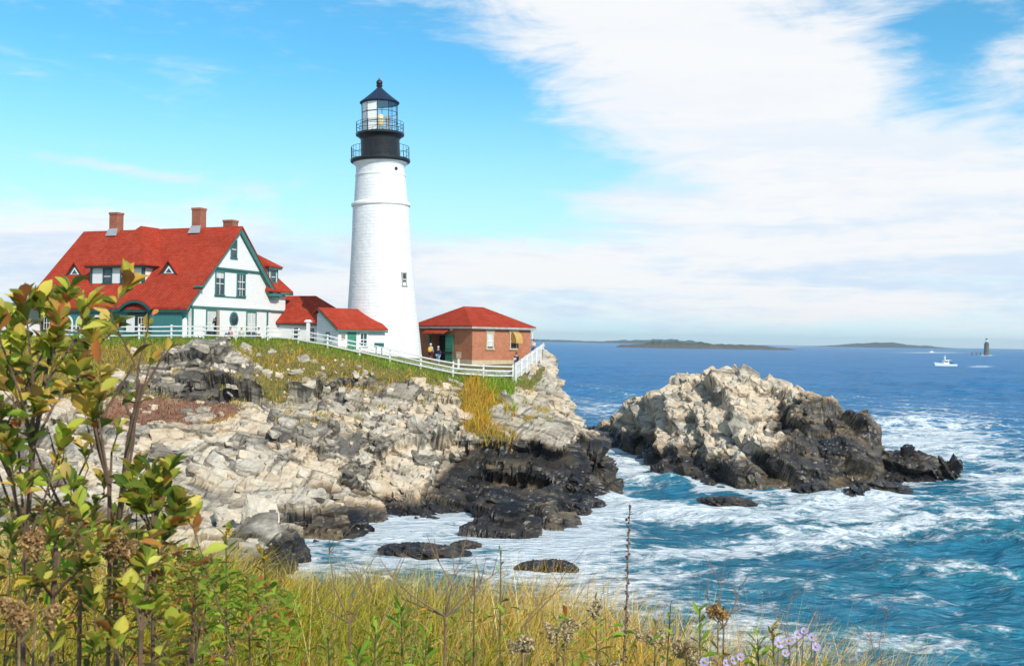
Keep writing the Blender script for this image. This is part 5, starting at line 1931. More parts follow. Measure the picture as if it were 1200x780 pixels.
def blades(name, base, h, w, lean, mat, col, r, levels=4, tipcol=None, curl=0.9, parent=None):
    """curved tapering blades: base (n,3), height, width, lean (n,2) as a share of the height"""
    n = len(base)
    ang = r.uniform(0, 2 * PI, n)
    side = np.stack([np.cos(ang), np.sin(ang) * 0.4, 0 * ang], 1)
    V = np.zeros((n, levels, 2, 3))
    C = np.zeros((n, levels, 2, 3))
    for i in range(levels):
        t = i / (levels - 1)
        c = base + np.stack([lean[:, 0] * h * t ** 1.8 * curl, lean[:, 1] * h * t ** 1.8 * curl, h * (t - 0.18 * np.hypot(lean[:, 0], lean[:, 1]) * t ** 3)], 1)
        ww = (w * (1 - 0.88 * t ** 1.4))[:, None]
        V[:, i, 0] = c - side * ww / 2
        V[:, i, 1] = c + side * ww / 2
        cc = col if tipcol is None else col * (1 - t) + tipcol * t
        C[:, i, 0] = C[:, i, 1] = cc
    b = (np.arange(n) * levels * 2)[:, None]
    fs = [b + np.array([2 * i, 2 * i + 1, 2 * i + 3, 2 * i + 2]) for i in range(levels - 1)]
    return np_mesh(name, V.reshape(-1, 3), np.concatenate(fs, 0), mat, parent, True, {'col': ('COLOR', C.reshape(-1, 3))})


def cattr(o):
    return o


# np_mesh writes 'COLOR' attributes as FLOAT_COLOR
_np_mesh = np_mesh


def np_mesh(name, V, FC, mat, parent=None, smooth=False, attrs=None, **k):
    at_ = {}
    for an, (kd, dt) in (attrs or {}).items(): at_[an] = ('FLOAT_COLOR' if kd == 'COLOR' else kd, dt)
    return _np_mesh(name, V, FC, mat, parent, smooth, at_, **k)


# --- grass on the cliff top and on its ledges
vv = np.array(ter.data.attributes['soil'].data.foreach_get) if False else None
sv = np.zeros(len(ter.data.vertices), np.float32)
ter.data.attributes['soil'].data.foreach_get("value", sv)
tv = np.zeros(len(sv) * 3, np.float32)
ter.data.vertices.foreach_get("co", tv)
tv = tv.reshape(-1, 3)
tp = proj(tv)
pick = (sv > 0.45) & (tv[:, 1] < 86.5) & (tp[:, 0] > -40) & (tp[:, 1] > 380) & (tp[:, 1] < 530) & (tv[:, 1] > 60)
idx = np.where(pick)[0]
pn = fbm(tv[idx] * 0.45, 77, 4)
idx = idx[(pn > -0.5) | (tp[idx, 1] < 418) | (tp[idx, 0] > 535)]
r = np.random.default_rng(21)
# tufts creeping over the turf edge and rooting in pockets of the ledges
edge = np.where((sv > 0.04) & (sv <= 0.45) & (tv[:, 1] < 86.5) & (tp[:, 0] > 100) & (tp[:, 1] > 380) & (tp[:, 1] < 530) & (tv[:, 1] > 60))[0]
pock = np.where((sv <= 0.04) & (tv[:, 2] > 5.2) & (tv[:, 2] < 10.8) & (tv[:, 1] < 84) & (tv[:, 1] > 70) & (tp[:, 0] > 150) & (tp[:, 0] < 660) & (tp[:, 1] > 405) & (tp[:, 1] < 500) & (np.arange(len(tv)) < n0))[0]
pock = pock[fbm(tv[pock] * 0.8, 55, 3) > 0.24]
extra = np.r_[r.choice(edge, min(len(edge), 5000)), r.choice(pock, min(len(pock), 3200))]
idx = np.r_[r.choice(idx, min(30000, len(idx) * 2)), extra]
P0 = tv[idx] + r.normal(0, 0.06, (len(idx), 3)) * np.array([1, 1, 0])
P0[:, 2] -= 0.05
q = proj(P0)
fy = np.interp(q[:, 0], [0, 140, 333, 380, 433, 485, 545, 600], [396, 398, 398, 408, 419, 431, 444, 446])
below = q[:, 1] - fy
tall = ((q[:, 0] > 543) & (q[:, 0] < 604) & (below > 3)).astype(float)
heath_ = inpoly(q, banks[1])
hgt = (0.20 + 0.34 * r.random(len(idx)) ** 1.5) * (1 + 1.2 * tall) * np.where(heath_, 0.6, 1) * np.where(below < 2, 0.75, 1.0)
g = sstep(18, 3, below + 9 * fbm(P0 * 0.5, 5, 3))
green = pal([(0.12, 0.22, 0.02, 3), (0.19, 0.29, 0.03, 3), (0.30, 0.32, 0.05, 1.4)], len(idx), r)
gold = pal([(0.52, 0.35, 0.06, 3), (0.42, 0.34, 0.05, 3), (0.55, 0.29, 0.05, 2.2), (0.22, 0.13, 0.05, 1.3), (0.17, 0.22, 0.03, 2)], len(idx), r)
hea = pal([(0.20, 0.07, 0.04, 3), (0.26, 0.15, 0.09, 2), (0.22, 0.17, 0.05, 1)], len(idx), r)
orange = pal([(0.55, 0.32, 0.04, 3), (0.46, 0.34, 0.05, 2), (0.50, 0.21, 0.04, 1.2), (0.24, 0.26, 0.03, 1)], len(idx), r)
col = np.where((r.random(len(idx)) < g)[:, None], green, gold)
tg = (r.random(len(idx)) < sstep(470, 452, q[:, 1] + (575 - q[:, 0]) * 0.9))
col = np.where((tall > 0)[:, None], np.where(tg[:, None], green * 1.15, orange), col)
col = np.where(heath_[:, None], hea, col)
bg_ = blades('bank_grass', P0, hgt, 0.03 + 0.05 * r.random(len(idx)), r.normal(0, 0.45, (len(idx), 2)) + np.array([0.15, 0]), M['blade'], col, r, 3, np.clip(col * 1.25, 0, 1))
tag(bg_, "green and golden grass on the cliff top and ledges", "grass", None, "stuff")

# --- the near bluff under the camera
ex = np.array([-40, -6, -2, 0, 0.9, 1.7, 2.6, 4, 12])
ey = np.array([10.5, 9.5, 8.6, 7.4, 6.2, 4.9, 3.6, 2.5, 2.0])
sx_ = np.array([-60, -25, -12, -6, -2, 12])
sl_ = np.array([0.12, 0.15, 0.42, 0.75, 0.95, 1.0])


def fg(x, y):
    x, y = np.asarray(x, float), np.asarray(y, float)
    e = np.interp(x, ex, ey)
    z = 9.78 - 0.062 * y - 0.05 * np.clip(x, 0, 5)
    d = np.clip(y - e, 0, None)
    z = z - np.interp(x, sx_, sl_) * d * np.clip(d / 1.2, 0, 1)
    return np.maximum(z, -2.5) + 0.05 * vnoise(np.stack([x * 1.3, y * 1.3, 0 * x], -1).reshape(-1, 3), 9).reshape(x.shape)


xs = np.r_[np.arange(-60, -8, 1.0), np.arange(-8, 8, 0.2), np.arange(8, 20, 1.0)]
ys = np.r_[np.arange(-12, 0, 1.0), np.arange(0, 12, 0.2), np.arange(12, 40, 0.8)]
X, Y, FCg = grid_mesh(xs, ys)
Zg = fg(X, Y)
m, nt, b = newmat("near_soil")
p_ = geopos(nt)
nt.links.new(ramp(nt, noise(nt, p_, 3.0, 6, 0.7), [(0.3, (0.045, 0.035, 0.015)), (0.5, (0.085, 0.075, 0.025)), (0.7, (0.14, 0.11, 0.04))]), b.inputs['Base Color'])
b.inputs['Roughness'].default_value = 0.95
bl = _np_mesh("near_bluff", np.stack([X, Y, Zg], -1).reshape(-1, 3), FCg, m, smooth=True)
tag(bl, "grassy bluff the photograph is taken from", None, None, "structure")

# --- the meadow grass: tips kept under an uneven top line
r = np.random.default_rng(33)
N = 52000
yy = 1.9 + 7.6 * r.random(N) ** 0.85
xx = (r.uniform(-0.62, 0.58, N)) * yy
e = np.interp(xx, ex, ey)
ok = yy < e + 0.8
xx, yy = xx[ok], yy[ok]
keepn = vnoise(np.stack([xx * 3.0, yy * 3.0, 0 * xx], 1), 4) > -0.3 + 0.5 * (rng.random(len(xx)) - 0.5)
xx, yy = xx[keepn], yy[keepn]
n = len(xx)
B = np.stack([xx, yy, fg(xx, yy) - 0.03], 1)
hh_ = 0.40 + 0.55 * r.random(n)
q = proj(B + np.stack([0 * hh_, 0 * hh_, hh_], 1))
top = np.interp(q[:, 0], [-50, 150, 250, 330, 400, 480, 560, 640, 690, 760, 850, 950, 1050, 1150], [600, 618, 644, 672, 670, 670, 674, 666, 686, 702, 720, 738, 764, 800])
top = top - r.exponential(9, n) - 10 * vnoise(np.stack([q[:, 0] / 28, q[:, 1] * 0, 0 * q[:, 0]], 1), 3)
top = np.where(q[:, 0] < 260, top + 14 * vnoise(np.stack([q[:, 0] / 40, q[:, 1] / 40, 0 * q[:, 0]], 1), 5), top)
need = (top - q[:, 1]) / F * yy
hh_ = np.where(q[:, 1] < top, hh_ - need, hh_)
ok = hh_ > 0.12
B, hh_, q = B[ok], hh_[ok], q[ok]
n = len(B)
zone = fbm(np.stack([B[:, 0] * 0.9, B[:, 1] * 0.9, 0 * B[:, 0]], 1), 12, 3)
gold = pal([(0.66, 0.43, 0.08, 3), (0.56, 0.36, 0.05, 3), (0.76, 0.58, 0.26, 2), (0.36, 0.16, 0.04, 1.6), (0.14, 0.09, 0.025, 1.5)], n, r)
grn = pal([(0.15, 0.19, 0.014, 3), (0.27, 0.265, 0.025, 3), (0.43, 0.37, 0.045, 2), (0.05, 0.065, 0.01, 1.8)], n, r)
pg = np.clip(0.34 + zone * 1.9 - 0.45 * np.exp(-((q[:, 0] - 625) / 85) ** 2) + 0.3 * np.exp(-((q[:, 0] - 440) / 110) ** 2), 0.08, 0.92)
col = np.where((r.random(n) < pg)[:, None], grn, gold)
ln = r.normal(0, 0.42, (n, 2)) + np.stack([0.25 + 0.45 * vnoise(B * 1.4, 91), 0.3 * vnoise(B * 1.4, 92)], 1)
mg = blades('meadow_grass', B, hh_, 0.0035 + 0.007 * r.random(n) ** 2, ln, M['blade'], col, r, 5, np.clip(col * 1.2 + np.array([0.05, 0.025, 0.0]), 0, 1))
tag(mg, "long golden and green grass of the near bluff", "grass", None, "stuff")

# coarse dry straws lying across the grass
r = np.random.default_rng(35)
n = 1500
yy = 2.4 + 5.0 * r.random(n)
xx = r.uniform(-0.5, 0.5, n) * yy
B = np.stack([xx, np.minimum(yy, np.interp(xx, ex, ey) + 0.3), 0 * xx], 1)
B[:, 2] = fg(B[:, 0], B[:, 1])
hh_ = 0.35 + 0.5 * r.random(n)
q = proj(B + np.stack([0 * hh_, 0 * hh_, hh_], 1))
top = np.interp(q[:, 0], [-50, 150, 250, 330, 400, 480, 560, 640, 690, 760, 850, 950, 1050, 1150], [600, 618, 644, 672, 664, 664, 668, 660, 684, 702, 722, 746, 780, 812]) + r.exponential(16, n)
hh_ = np.minimum(hh_, hh_ - (top - q[:, 1]) / F * B[:, 1])
B, hh_ = B[hh_ > 0.15], hh_[hh_ > 0.15]
n = len(B)
col = pal([(0.70, 0.50, 0.18, 3), (0.56, 0.36, 0.10, 3), (0.42, 0.18, 0.05, 1.5), (0.78, 0.64, 0.36, 2), (0.22, 0.12, 0.04, 1)], n, r)
sw = blades('dry_straw', B, hh_, 0.004 + 0.006 * r.random(n), r.normal(0.15, 0.65, (n, 2)), M['blade'], col, r, 5, col)
tag(sw, "coarse dry straws leaning across the meadow grass", "grass", None, "stuff")

# fine seed stems rising above the grass towards the right
r = np.random.default_rng(44)
n = 420
pxs = r.uniform(330, 1120, n)
Ds = r.uniform(3.0, 5.5, n)
topl = np.interp(pxs, [330, 640, 690, 760, 850, 950, 1050, 1150], [680, 672, 690, 706, 724, 740, 765, 790]) - np.abs(r.normal(0, 38, n)) - 4
T = np.array([at(a, t_, d) for a, t_, d in zip(pxs, topl, Ds)])
B = T.copy()
B[:, 0] -= 0.1 + r.normal(0, 0.08, n)
B[:, 1] = np.minimum(B[:, 1], np.interp(B[:, 0], ex, ey) + 0.6)
B[:, 2] = fg(B[:, 0], B[:, 1])
hs = np.clip(T[:, 2] - B[:, 2], 0.2, 1.6)
col = pal([(0.45, 0.33, 0.15, 3), (0.36, 0.24, 0.10, 2), (0.52, 0.42, 0.22, 1)], n, r)
ss = blades('seed_stems', B, hs, np.full(n, 0.0026), r.normal(0, 0.10, (n, 2)) + np.array([0.10, 0]), M['blade'], col, r, 6, col * 1.1)
tag(ss, "thin dry seed stems above the meadow grass", "grass", None, "stuff")


# --- leaves
def leaf_set(name, pos, dirs, size, wid, col, edge, r, mat, parent, fold=0.25, droop=0.3, seg=4):
    """obovate leaves: pos (n,3) stalk end, dirs (n,3) axis; col base colour, edge colour towards the rim"""
    n = len(pos)
    d = dirs / np.linalg.norm(dirs, axis=1)[:, None]
    up = np.array([0, 0, 1.0]) + r.normal(0, 0.45, (n, 3))
    s = np.cross(d, up)
    s /= np.linalg.norm(s, axis=1)[:, None] + 1e-9
    nn = np.cross(s, d)
    ts = np.linspace(0, 1, seg + 2)
    wp = np.array([0.10] + [math.sin(PI * t ** 1.35) ** 0.8 for t in ts[1:-1]] + [0.04])
    V = np.zeros((n, seg + 2, 3, 3))
    C = np.zeros((n, seg + 2, 3, 3))
    dr_ = droop * (0.4 + r.random(n))
    for i, t in enumerate(ts):
        c = pos + d * (size * t)[:, None] - nn * (size * dr_ * t * t)[:, None]
        hw = (size * wid * wp[i] / 2)[:, None]
        V[:, i, 1] = c
        V[:, i, 0] = c - s * hw + nn * hw * fold * 2
        V[:, i, 2] = c + s * hw + nn * hw * fold * 2
        f_ = (t ** 2)
        C[:, i, 1] = col * 0.9 + 0.06 * np.array([1, 1.1, 0.3])
        C[:, i, 0] = C[:, i, 2] = col * (1 - f_ * 0.7) + edge * f_ * 0.7
    k = (seg + 2) * 3
    b_ = (np.arange(n) * k)[:, None]
    fs = []
    for i in range(seg + 1):
        for j in (0, 1): fs.append(b_ + np.array([3 * i + j, 3 * i + j + 1, 3 * i + j + 4, 3 * i + j + 3]))
    return np_mesh(name, V.reshape(-1, 3), np.concatenate(fs, 0), mat, parent, True, {'col': ('COLOR', C.reshape(-1, 3))})


def shrub(base, trunk, tips, label, seed, leafn=12, lsize=0.07, warm=0.3, r0=0.0058, group=None, name='shrub', wid=0.5, along_=7, dark=0.0):
    """a many-stemmed leafy shrub: branches run from the trunk to each tip, leaves in whorls at the tips and along them"""
    r = np.random.default_rng(seed)
    b = Vector(at(*base))
    b.z = float(fg(b.x, b.y)) - 0.03
    root = empty(name, b, 0, label, "shrub", group)
    st = MB()
    tr = [Vector((0, 0, 0))] + [Vector(at(*t)) - b for t in trunk]
    st.tube(tr, [r0 * (1 - 0.35 * i / len(tr)) for i in range(len(tr))], 7)
    pos, dirs, hfac = [], [], []
    for tip in tips:
        T = Vector(at(*tip)) - b
        k = int(r.integers(max(0, len(tr) - 3), len(tr)))
        S = tr[k]
        if S.z > T.z - 0.05: S = tr[max(0, k - 1)]
        if S.z > T.z - 0.03: S = Vector((0, 0, 0)) + Vector((r.normal() * 0.04, r.normal() * 0.04, 0))
        L = (T - S).length
        m1_ = S.lerp(T, 0.4) + Vector((r.normal() * 0.07 * L, r.normal() * 0.07 * L, 0.04 * L))
        m2_ = S.lerp(T, 0.75) + Vector((r.normal() * 0.05 * L, r.normal() * 0.05 * L, 0.03 * L))
        st.tube([S, m1_, m2_, T], [r0 * 0.62, r0 * 0.5, r0 * 0.38, r0 * 0.22], 6)
        ax = (T - m2_).normalized()
        for i in range(leafn):
            a = 2 * PI * (i * 0.382) + r.random()
            rad = Vector((math.cos(a), math.sin(a), 0)) * (0.5 + 0.4 * r.random())
            pos.append(T - ax * (0.05 * r.random() ** 1.3))
            dirs.append(ax * (0.75 + 0.8 * r.random()) + rad)
            hfac.append(1.0)
        for i in range(along_):
            t = 0.25 + 0.7 * r.random()
            pnt = (m1_.lerp(m2_, (t - .25) / .5) if t < .75 else m2_.lerp(T, (t - .75) / .25))
            pos.append(pnt)
            dirs.append(Vector((r.normal(), r.normal(), 0.5 + 0.5 * r.random())))
            hfac.append(0.3)
    st.build('stem', M['bark'], root, True)
    n = len(pos)
    pos, dirs, hfac = np.array(pos), np.array(dirs), np.array(hfac)
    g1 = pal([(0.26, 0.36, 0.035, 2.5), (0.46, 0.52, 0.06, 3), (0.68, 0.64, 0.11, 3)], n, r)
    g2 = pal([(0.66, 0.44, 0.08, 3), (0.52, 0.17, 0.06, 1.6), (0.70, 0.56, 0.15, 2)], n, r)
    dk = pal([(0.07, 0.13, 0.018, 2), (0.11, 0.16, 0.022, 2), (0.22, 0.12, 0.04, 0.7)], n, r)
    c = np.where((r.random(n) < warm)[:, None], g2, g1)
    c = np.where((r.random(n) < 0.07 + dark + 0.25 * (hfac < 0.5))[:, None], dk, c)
    e_ = np.where((r.random(n) < 0.55)[:, None], pal([(0.46, 0.13, 0.045, 2), (0.58, 0.32, 0.07, 2), (0.30, 0.11, 0.04, 1)], n, r), c)
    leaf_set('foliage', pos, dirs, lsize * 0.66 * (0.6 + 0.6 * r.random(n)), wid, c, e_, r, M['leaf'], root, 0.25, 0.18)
    return root


shrub((25, 800, 2.35), [(30, 640, 2.35), (40, 520, 2.36), (55, 430, 2.4)], [(45, 352, 2.4), (82, 338, 2.42), (28, 352, 2.35), (104, 352, 2.45), (14, 372, 2.4), (70, 372, 2.35), (22, 400, 2.3), (62, 398, 2.35), (4, 440, 2.3), (92, 425, 2.5), (34, 430, 2.5), (8, 515, 2.2), (42, 470, 2.25), (76, 510, 2.4), (-6, 370, 2.3), (-10, 480, 2.4), (60, 360, 2.5)],
      "tallest leafy shrub with yellowing leaf whorls at the far left before the house roof", 101, 14, 0.08, 0.42, along_=10, dark=0.12)
shrub((128, 790, 2.6), [(129, 640, 2.6), (128, 570, 2.6), (112, 500, 2.6), (90, 450, 2.62)], [(150, 332, 2.6), (108, 392, 2.6), (133, 380, 2.7), (100, 470, 2.6), (75, 430, 2.7), (118, 440, 2.7)],
      "forked shrub with a bright yellow green leaf whorl in front of the dormer window", 102, 14, 0.09, 0.5, along_=12, dark=0.08)
shrub((150, 800, 2.75), [(135, 640, 2.75), (150, 520, 2.75), (165, 450, 2.75)], [(205, 400, 2.8), (178, 420, 2.75), (150, 455, 2.8), (178, 368, 2.8), (140, 500, 2.7)],
      "thin bare-stemmed shrub reaching up beside the porch with few leaves", 103, 3, 0.06, 0.5, 0.008, along_=2)
shrub((185, 805, 2.5), [(180, 680, 2.5), (178, 620, 2.5)], [(178, 555, 2.5), (198, 548, 2.55), (212, 590, 2.5), (165, 590, 2.45), (200, 615, 2.5), (150, 570, 2.55), (185, 575, 2.6), (222, 605, 2.55), (160, 545, 2.6)],
      "low broad-leaved green shrub in front of the pale rocks", 104, 14, 0.085, 0.3, along_=10, dark=0.2)
shrub((60, 815, 2.15), [(62, 700, 2.15), (66, 640, 2.15)], [(30, 560, 2.2), (92, 590, 2.25), (125, 630, 2.2), (60, 620, 2.1), (15, 620, 2.1), (100, 660, 2.1), (40, 680, 2.05), (80, 560, 2.3), (110, 700, 2.1), (20, 720, 2.0), (70, 735, 2.0)],
      "dark dense undershrub at the bottom left corner", 105, 12, 0.065, 0.35, along_=8, dark=0.4)
shrub((165, 820, 2.2), [(165, 740, 2.2)], [(150, 690, 2.2), (185, 700, 2.25), (205, 730, 2.2), (130, 740, 2.15), (170, 650, 2.3), (195, 670, 2.4), (110, 750, 2.1)],
      "round-leaved green shrublet low beside the grey bare stick", 106, 11, 0.062, 0.15, 0.006, wid=0.72, along_=6, dark=0.15)
shrub((95, 815, 3.2), [(95, 650, 3.2), (90, 560, 3.2)], [(70, 545, 3.3), (120, 560, 3.2), (140, 600, 3.3), (95, 520, 3.3), (50, 590, 3.2), (30, 560, 3.3), (110, 600, 3.2), (10, 590, 3.2), (150, 640, 3.2), (60, 640, 3.1), (90, 680, 3.1), (130, 690, 3.1), (30, 670, 3.1), (180, 650, 3.2)],
      "brownish thicket shrub behind the two forked stems at the left", 107, 11, 0.06, 0.55, along_=12, dark=0.4)


# --- low leafy undergrowth: rusty and green, thick under the shrubs and thinner through the meadow
r = np.random.default_rng(66)
uq = []
for _ in range(3600):
    px = r.uniform(-30, 350)
    D_ = r.uniform(2.3, 4.6)
    t0 = np.interp(px, [-30, 100, 220, 350], [590, 600, 650, 700]) + r.exponential(70)
    uq.append((px, t0, D_))
for _ in range(1000):
    px = r.uniform(330, 1000)
    D_ = r.uniform(2.8, 4.4)
    uq.append((px, np.interp(px, [330, 640, 850, 1000], [712, 716, 752, 785]) + r.exponential(40), D_))
UP = np.array([at(*w) for w in uq])
okz = (UP[:, 2] > fg(UP[:, 0], UP[:, 1]) + 0.02) & (vnoise(UP * 3.5, 41) > np.where(np.array(uq)[:, 0] < 345, -0.25, 0.05))
UP = UP[okz]
uq = np.array(uq)[okz]
n = len(UP)
left = uq[:, 0] < 215 + 60 * r.random(len(uq))
ua = pal([(0.34, 0.20, 0.06, 3), (0.26, 0.12, 0.04, 2), (0.44, 0.15, 0.04, 0.9), (0.16, 0.19, 0.03, 3), (0.29, 0.31, 0.04, 2), (0.50, 0.36, 0.07, 1)], n, r)
ub = pal([(0.15, 0.26, 0.02, 4), (0.24, 0.36, 0.03, 4), (0.42, 0.13, 0.03, 0.8), (0.50, 0.30, 0.05, 1)], n, r)
uc = np.where((left & (r.random(n) < 0.85))[:, None], ua, ub)
ud = np.stack([r.normal(0, 1, n), r.normal(0, 0.7, n), 0.35 + 0.6 * r.random(n)], 1)
und = leaf_set('undergrowth', UP, ud, np.where(left, 1.0, 0.72) * (0.026 + 0.034 * r.random(n)), 0.34, uc, uc * 0.9, r, M['leaf'], None, 0.25, 0.3)
tag(und, "tangled rusty and green undergrowth low among the shrubs and grass", "undergrowth", None, "stuff")


# --- leafy weeds
def weed(px, py, D_, bx, label, seed, nl=16, ls=0.075, cols='green', flower=None, wid=0.24, spread=1.0, start=0.2, name='leafy_weed'):
    r = np.random.default_rng(seed)
    T = Vector(at(px, py, D_))
    b = Vector((T.x + bx, T.y, 0))
    b.z = float(fg(b.x, b.y)) - 0.02
    root = empty(name, b, 0, label, "plant")
    t_ = T - b
    mid = t_ * 0.5 + Vector((r.normal() * 0.02, r.normal() * 0.02, 0))
    st = MB()
    st.tube([(0, 0, 0), mid, t_], [0.005, 0.004, 0.002], 6)
    st.build('stem', M['twig'] if cols == 'dry' else M['bark'], root, True)
    ps, ds, sz = [], [], []
    for i in range(nl):
        f_ = 1 - min(0.9, 0.34 / t_.length) * (1 - (i + 1) / nl)
        p = (mid * (f_ / 0.5) if f_ < 0.5 else mid.lerp(t_, (f_ - 0.5) / 0.5))
        a = i * 2.4 + r.random() * 0.5
        up = 0.3 + 1.2 * ((i + 1) / nl) ** 2
        ps.append(p)
        ds.append((math.cos(a) * spread, math.sin(a) * spread, up))
        sz.append(ls * (1.15 - 0.5 * (i + 1) / nl) * (0.8 + 0.4 * r.random()))
    pc = dict(green=[(0.15, 0.29, 0.02, 3), (0.24, 0.40, 0.03, 3), (0.36, 0.44, 0.05, 1)], yellow=[(0.24, 0.27, 0.04, 3), (0.34, 0.27, 0.05, 2), (0.16, 0.20, 0.03, 2)], dry=[(0.26, 0.19, 0.08, 2), (0.18, 0.17, 0.05, 2)])[cols]
    c = pal(pc, nl, r)
    leaf_set('foliage', np.array(ps), np.array(ds), np.array(sz), wid, c, c, r, M['leaf'], root, 0.3, 0.35)
    if flower is not None: plume('flower_head', t_, r, flower, root, 60, 0.05, 0.012)
    return root


def plume(name, tip, r, kind, root, n=110, ln=0.075, sp=0.035):
    """a nodding plume built from many tiny bracts"""
    cols = dict(tan=[(0.52, 0.42, 0.24, 3), (0.62, 0.54, 0.36, 2), (0.36, 0.25, 0.12, 1.5)], brown=[(0.34, 0.20, 0.08, 3), (0.44, 0.29, 0.14, 2)], yellow=[(0.55, 0.36, 0.03, 3), (0.45, 0.22, 0.03, 2)])[kind]
    a = r.uniform(0, 2 * PI, n)
    t = r.random(n)
    rad = sp * (0.25 + 0.75 * np.sin(PI * np.clip(t * 0.9 + 0.08, 0, 1))) * np.sqrt(r.random(n)) * 1.2
    dx_ = np.array([tip.x, tip.y, tip.z])
    nod = r.choice([-1, 1]) * 0.015
    p = dx_ + np.stack([np.cos(a) * rad + nod * t * t, np.sin(a) * rad, (t - 0.65) * ln], 1)
    s = 0.002 + 0.003 * r.random(n)
    V = np.zeros((n, 4, 3))
    u = r.normal(0, 1, (n, 3)); u /= np.linalg.norm(u, axis=1)[:, None]
    v = np.cross(u, r.normal(0, 1, (n, 3))); v /= np.linalg.norm(v, axis=1)[:, None]
    for k, (i, j) in enumerate(((-1, -0.5), (1, -0.5), (1, 0.5), (-1, 0.5))): V[:, k] = p + u * (s * i)[:, None] + v * (s * j)[:, None]
    c = np.repeat(pal(cols, n, r)[:, None], 4, 1)
    return np_mesh(name, V.reshape(-1, 3), np.arange(n * 4).reshape(-1, 4), M['fluff'], root, False, {'col': ('COLOR', c.reshape(-1, 3))})


for i, (px, py, D_, bx, lab, nl, ls, cs, fl) in enumerate([
    (265, 622, 3.2, 0.02, "leafy green stalk with orange tip standing before the pale rocks", 22, 0.085, 'green', 'yellow'),
    (226, 652, 3.0, 0.0, "bright green leafy stalk left of the orange-tipped one", 22, 0.085, 'green', None),
    (309, 645, 3.3, 0.03, "yellow green leafy stalk right of the orange-tipped one", 22, 0.08, 'yellow', 'yellow'),
    (243, 668, 3.1, -0.02, "short broad green weed between two leafy stalks", 20, 0.09, 'green', None),
    (290, 676, 3.1, 0.02, "yellowing weed low in front of the leafy stalks", 20, 0.08, 'yellow', None),
    (587, 645, 3.6, 0.02, "slim stalk topped with a small green rosette against the white surf", 9, 0.055, 'green', None),
    (556, 672, 3.5, -0.02, "small green sprout left of the rosette stalk", 8, 0.05, 'green', None),
    (470, 712, 3.4, 0.03, "broad green weed in the middle of the grass", 26, 0.10, 'green', None),
    (440, 742, 3.2, 0.0, "lush green weed nearest the bottom edge, centre left", 28, 0.11, 'green', None),
    (500, 745, 3.2, -0.03, "lush green weed right of its twin at the bottom edge", 26, 0.10, 'green', None),
    (420, 765, 3.0, 0.0, "low green weed at the bottom edge left of the lush pair", 24, 0.10, 'green', None),
    (786, 708, 3.7, 0.0, "small bright green plant between the dried plumes", 16, 0.055, 'green', None),
    (820, 716, 3.6, 0.03, "long-leaved green weed under the tallest dried plume", 18, 0.10, 'green', None),
    (888, 748, 3.3, 0.02, "upright green weed beside the purple asters", 22, 0.10, 'green', None),
    (905, 736, 3.35, 0.0, "yellow-flowered goldenrod among the asters", 20, 0.08, 'yellow', 'yellow'),
    (545, 765, 3.1, 0.0, "yellow green weed at the bottom edge near the middle", 22, 0.09, 'yellow', None),
    (385, 748, 3.1, 0.0, "olive weed by the golden grass left of centre", 20, 0.09, 'yellow', None),
]):
    weed(px, py, D_, bx, lab, 200 + i, int(nl * 1.5), ls * 0.78, cs, fl)

for i, (px, py, D_, bx, lab, kd) in enumerate([
    (698, 704, 3.5, 0.05, "tall dried goldenrod plume against the foam, second from the left", 'tan'),
    (652, 732, 3.2, 0.02, "dried goldenrod plume with two drooping heads", 'tan'),
    (616, 744, 3.1, 0.0, "lowest left dried goldenrod plume in the grass", 'tan'),
    (662, 722, 3.3, 0.03, "small dried plume behind the drooping one", 'tan'),
    (768, 736, 3.2, 0.04, "pale dried plume in the middle of the right-hand grass", 'tan'),
    (803, 752, 3.1, 0.0, "shaggy dried plume nearest the lower edge", 'tan'),
    (842, 710, 3.4, 0.03, "tall brown dried plume beside the bare twigs", 'brown'),
    (700, 774, 2.9, 0.0, "dried plume cut by the picture's lower edge", 'tan'),
    (818, 768, 3.0, 0.02, "tan plume just right of the shaggy one", 'tan'),
    (46, 622, 2.1, 0.0, "brown dried plume among the left shrubs, upper one", 'brown'),
    (22, 702, 1.95, 0.02, "brown dried plume among the left shrubs, lower one", 'brown'),
    (145, 625, 2.3, 0.0, "rusty dried plume before the forked trunk", 'brown'),
]):
    r_ = weed(px, py, D_, bx, lab, 300 + i, 12, 0.06, 'dry', None, name='dried_goldenrod')
    rr2 = np.random.default_rng(900 + i)
    T = Vector(at(px, py, D_)) - Vector(r_.location)
    for k in range(6):
        plume('plume', T + Vector((rr2.normal() * 0.020, rr2.normal() * 0.015, -0.006 - 0.03 * rr2.random())), rr2, kd, r_, 170, 0.040, 0.013)


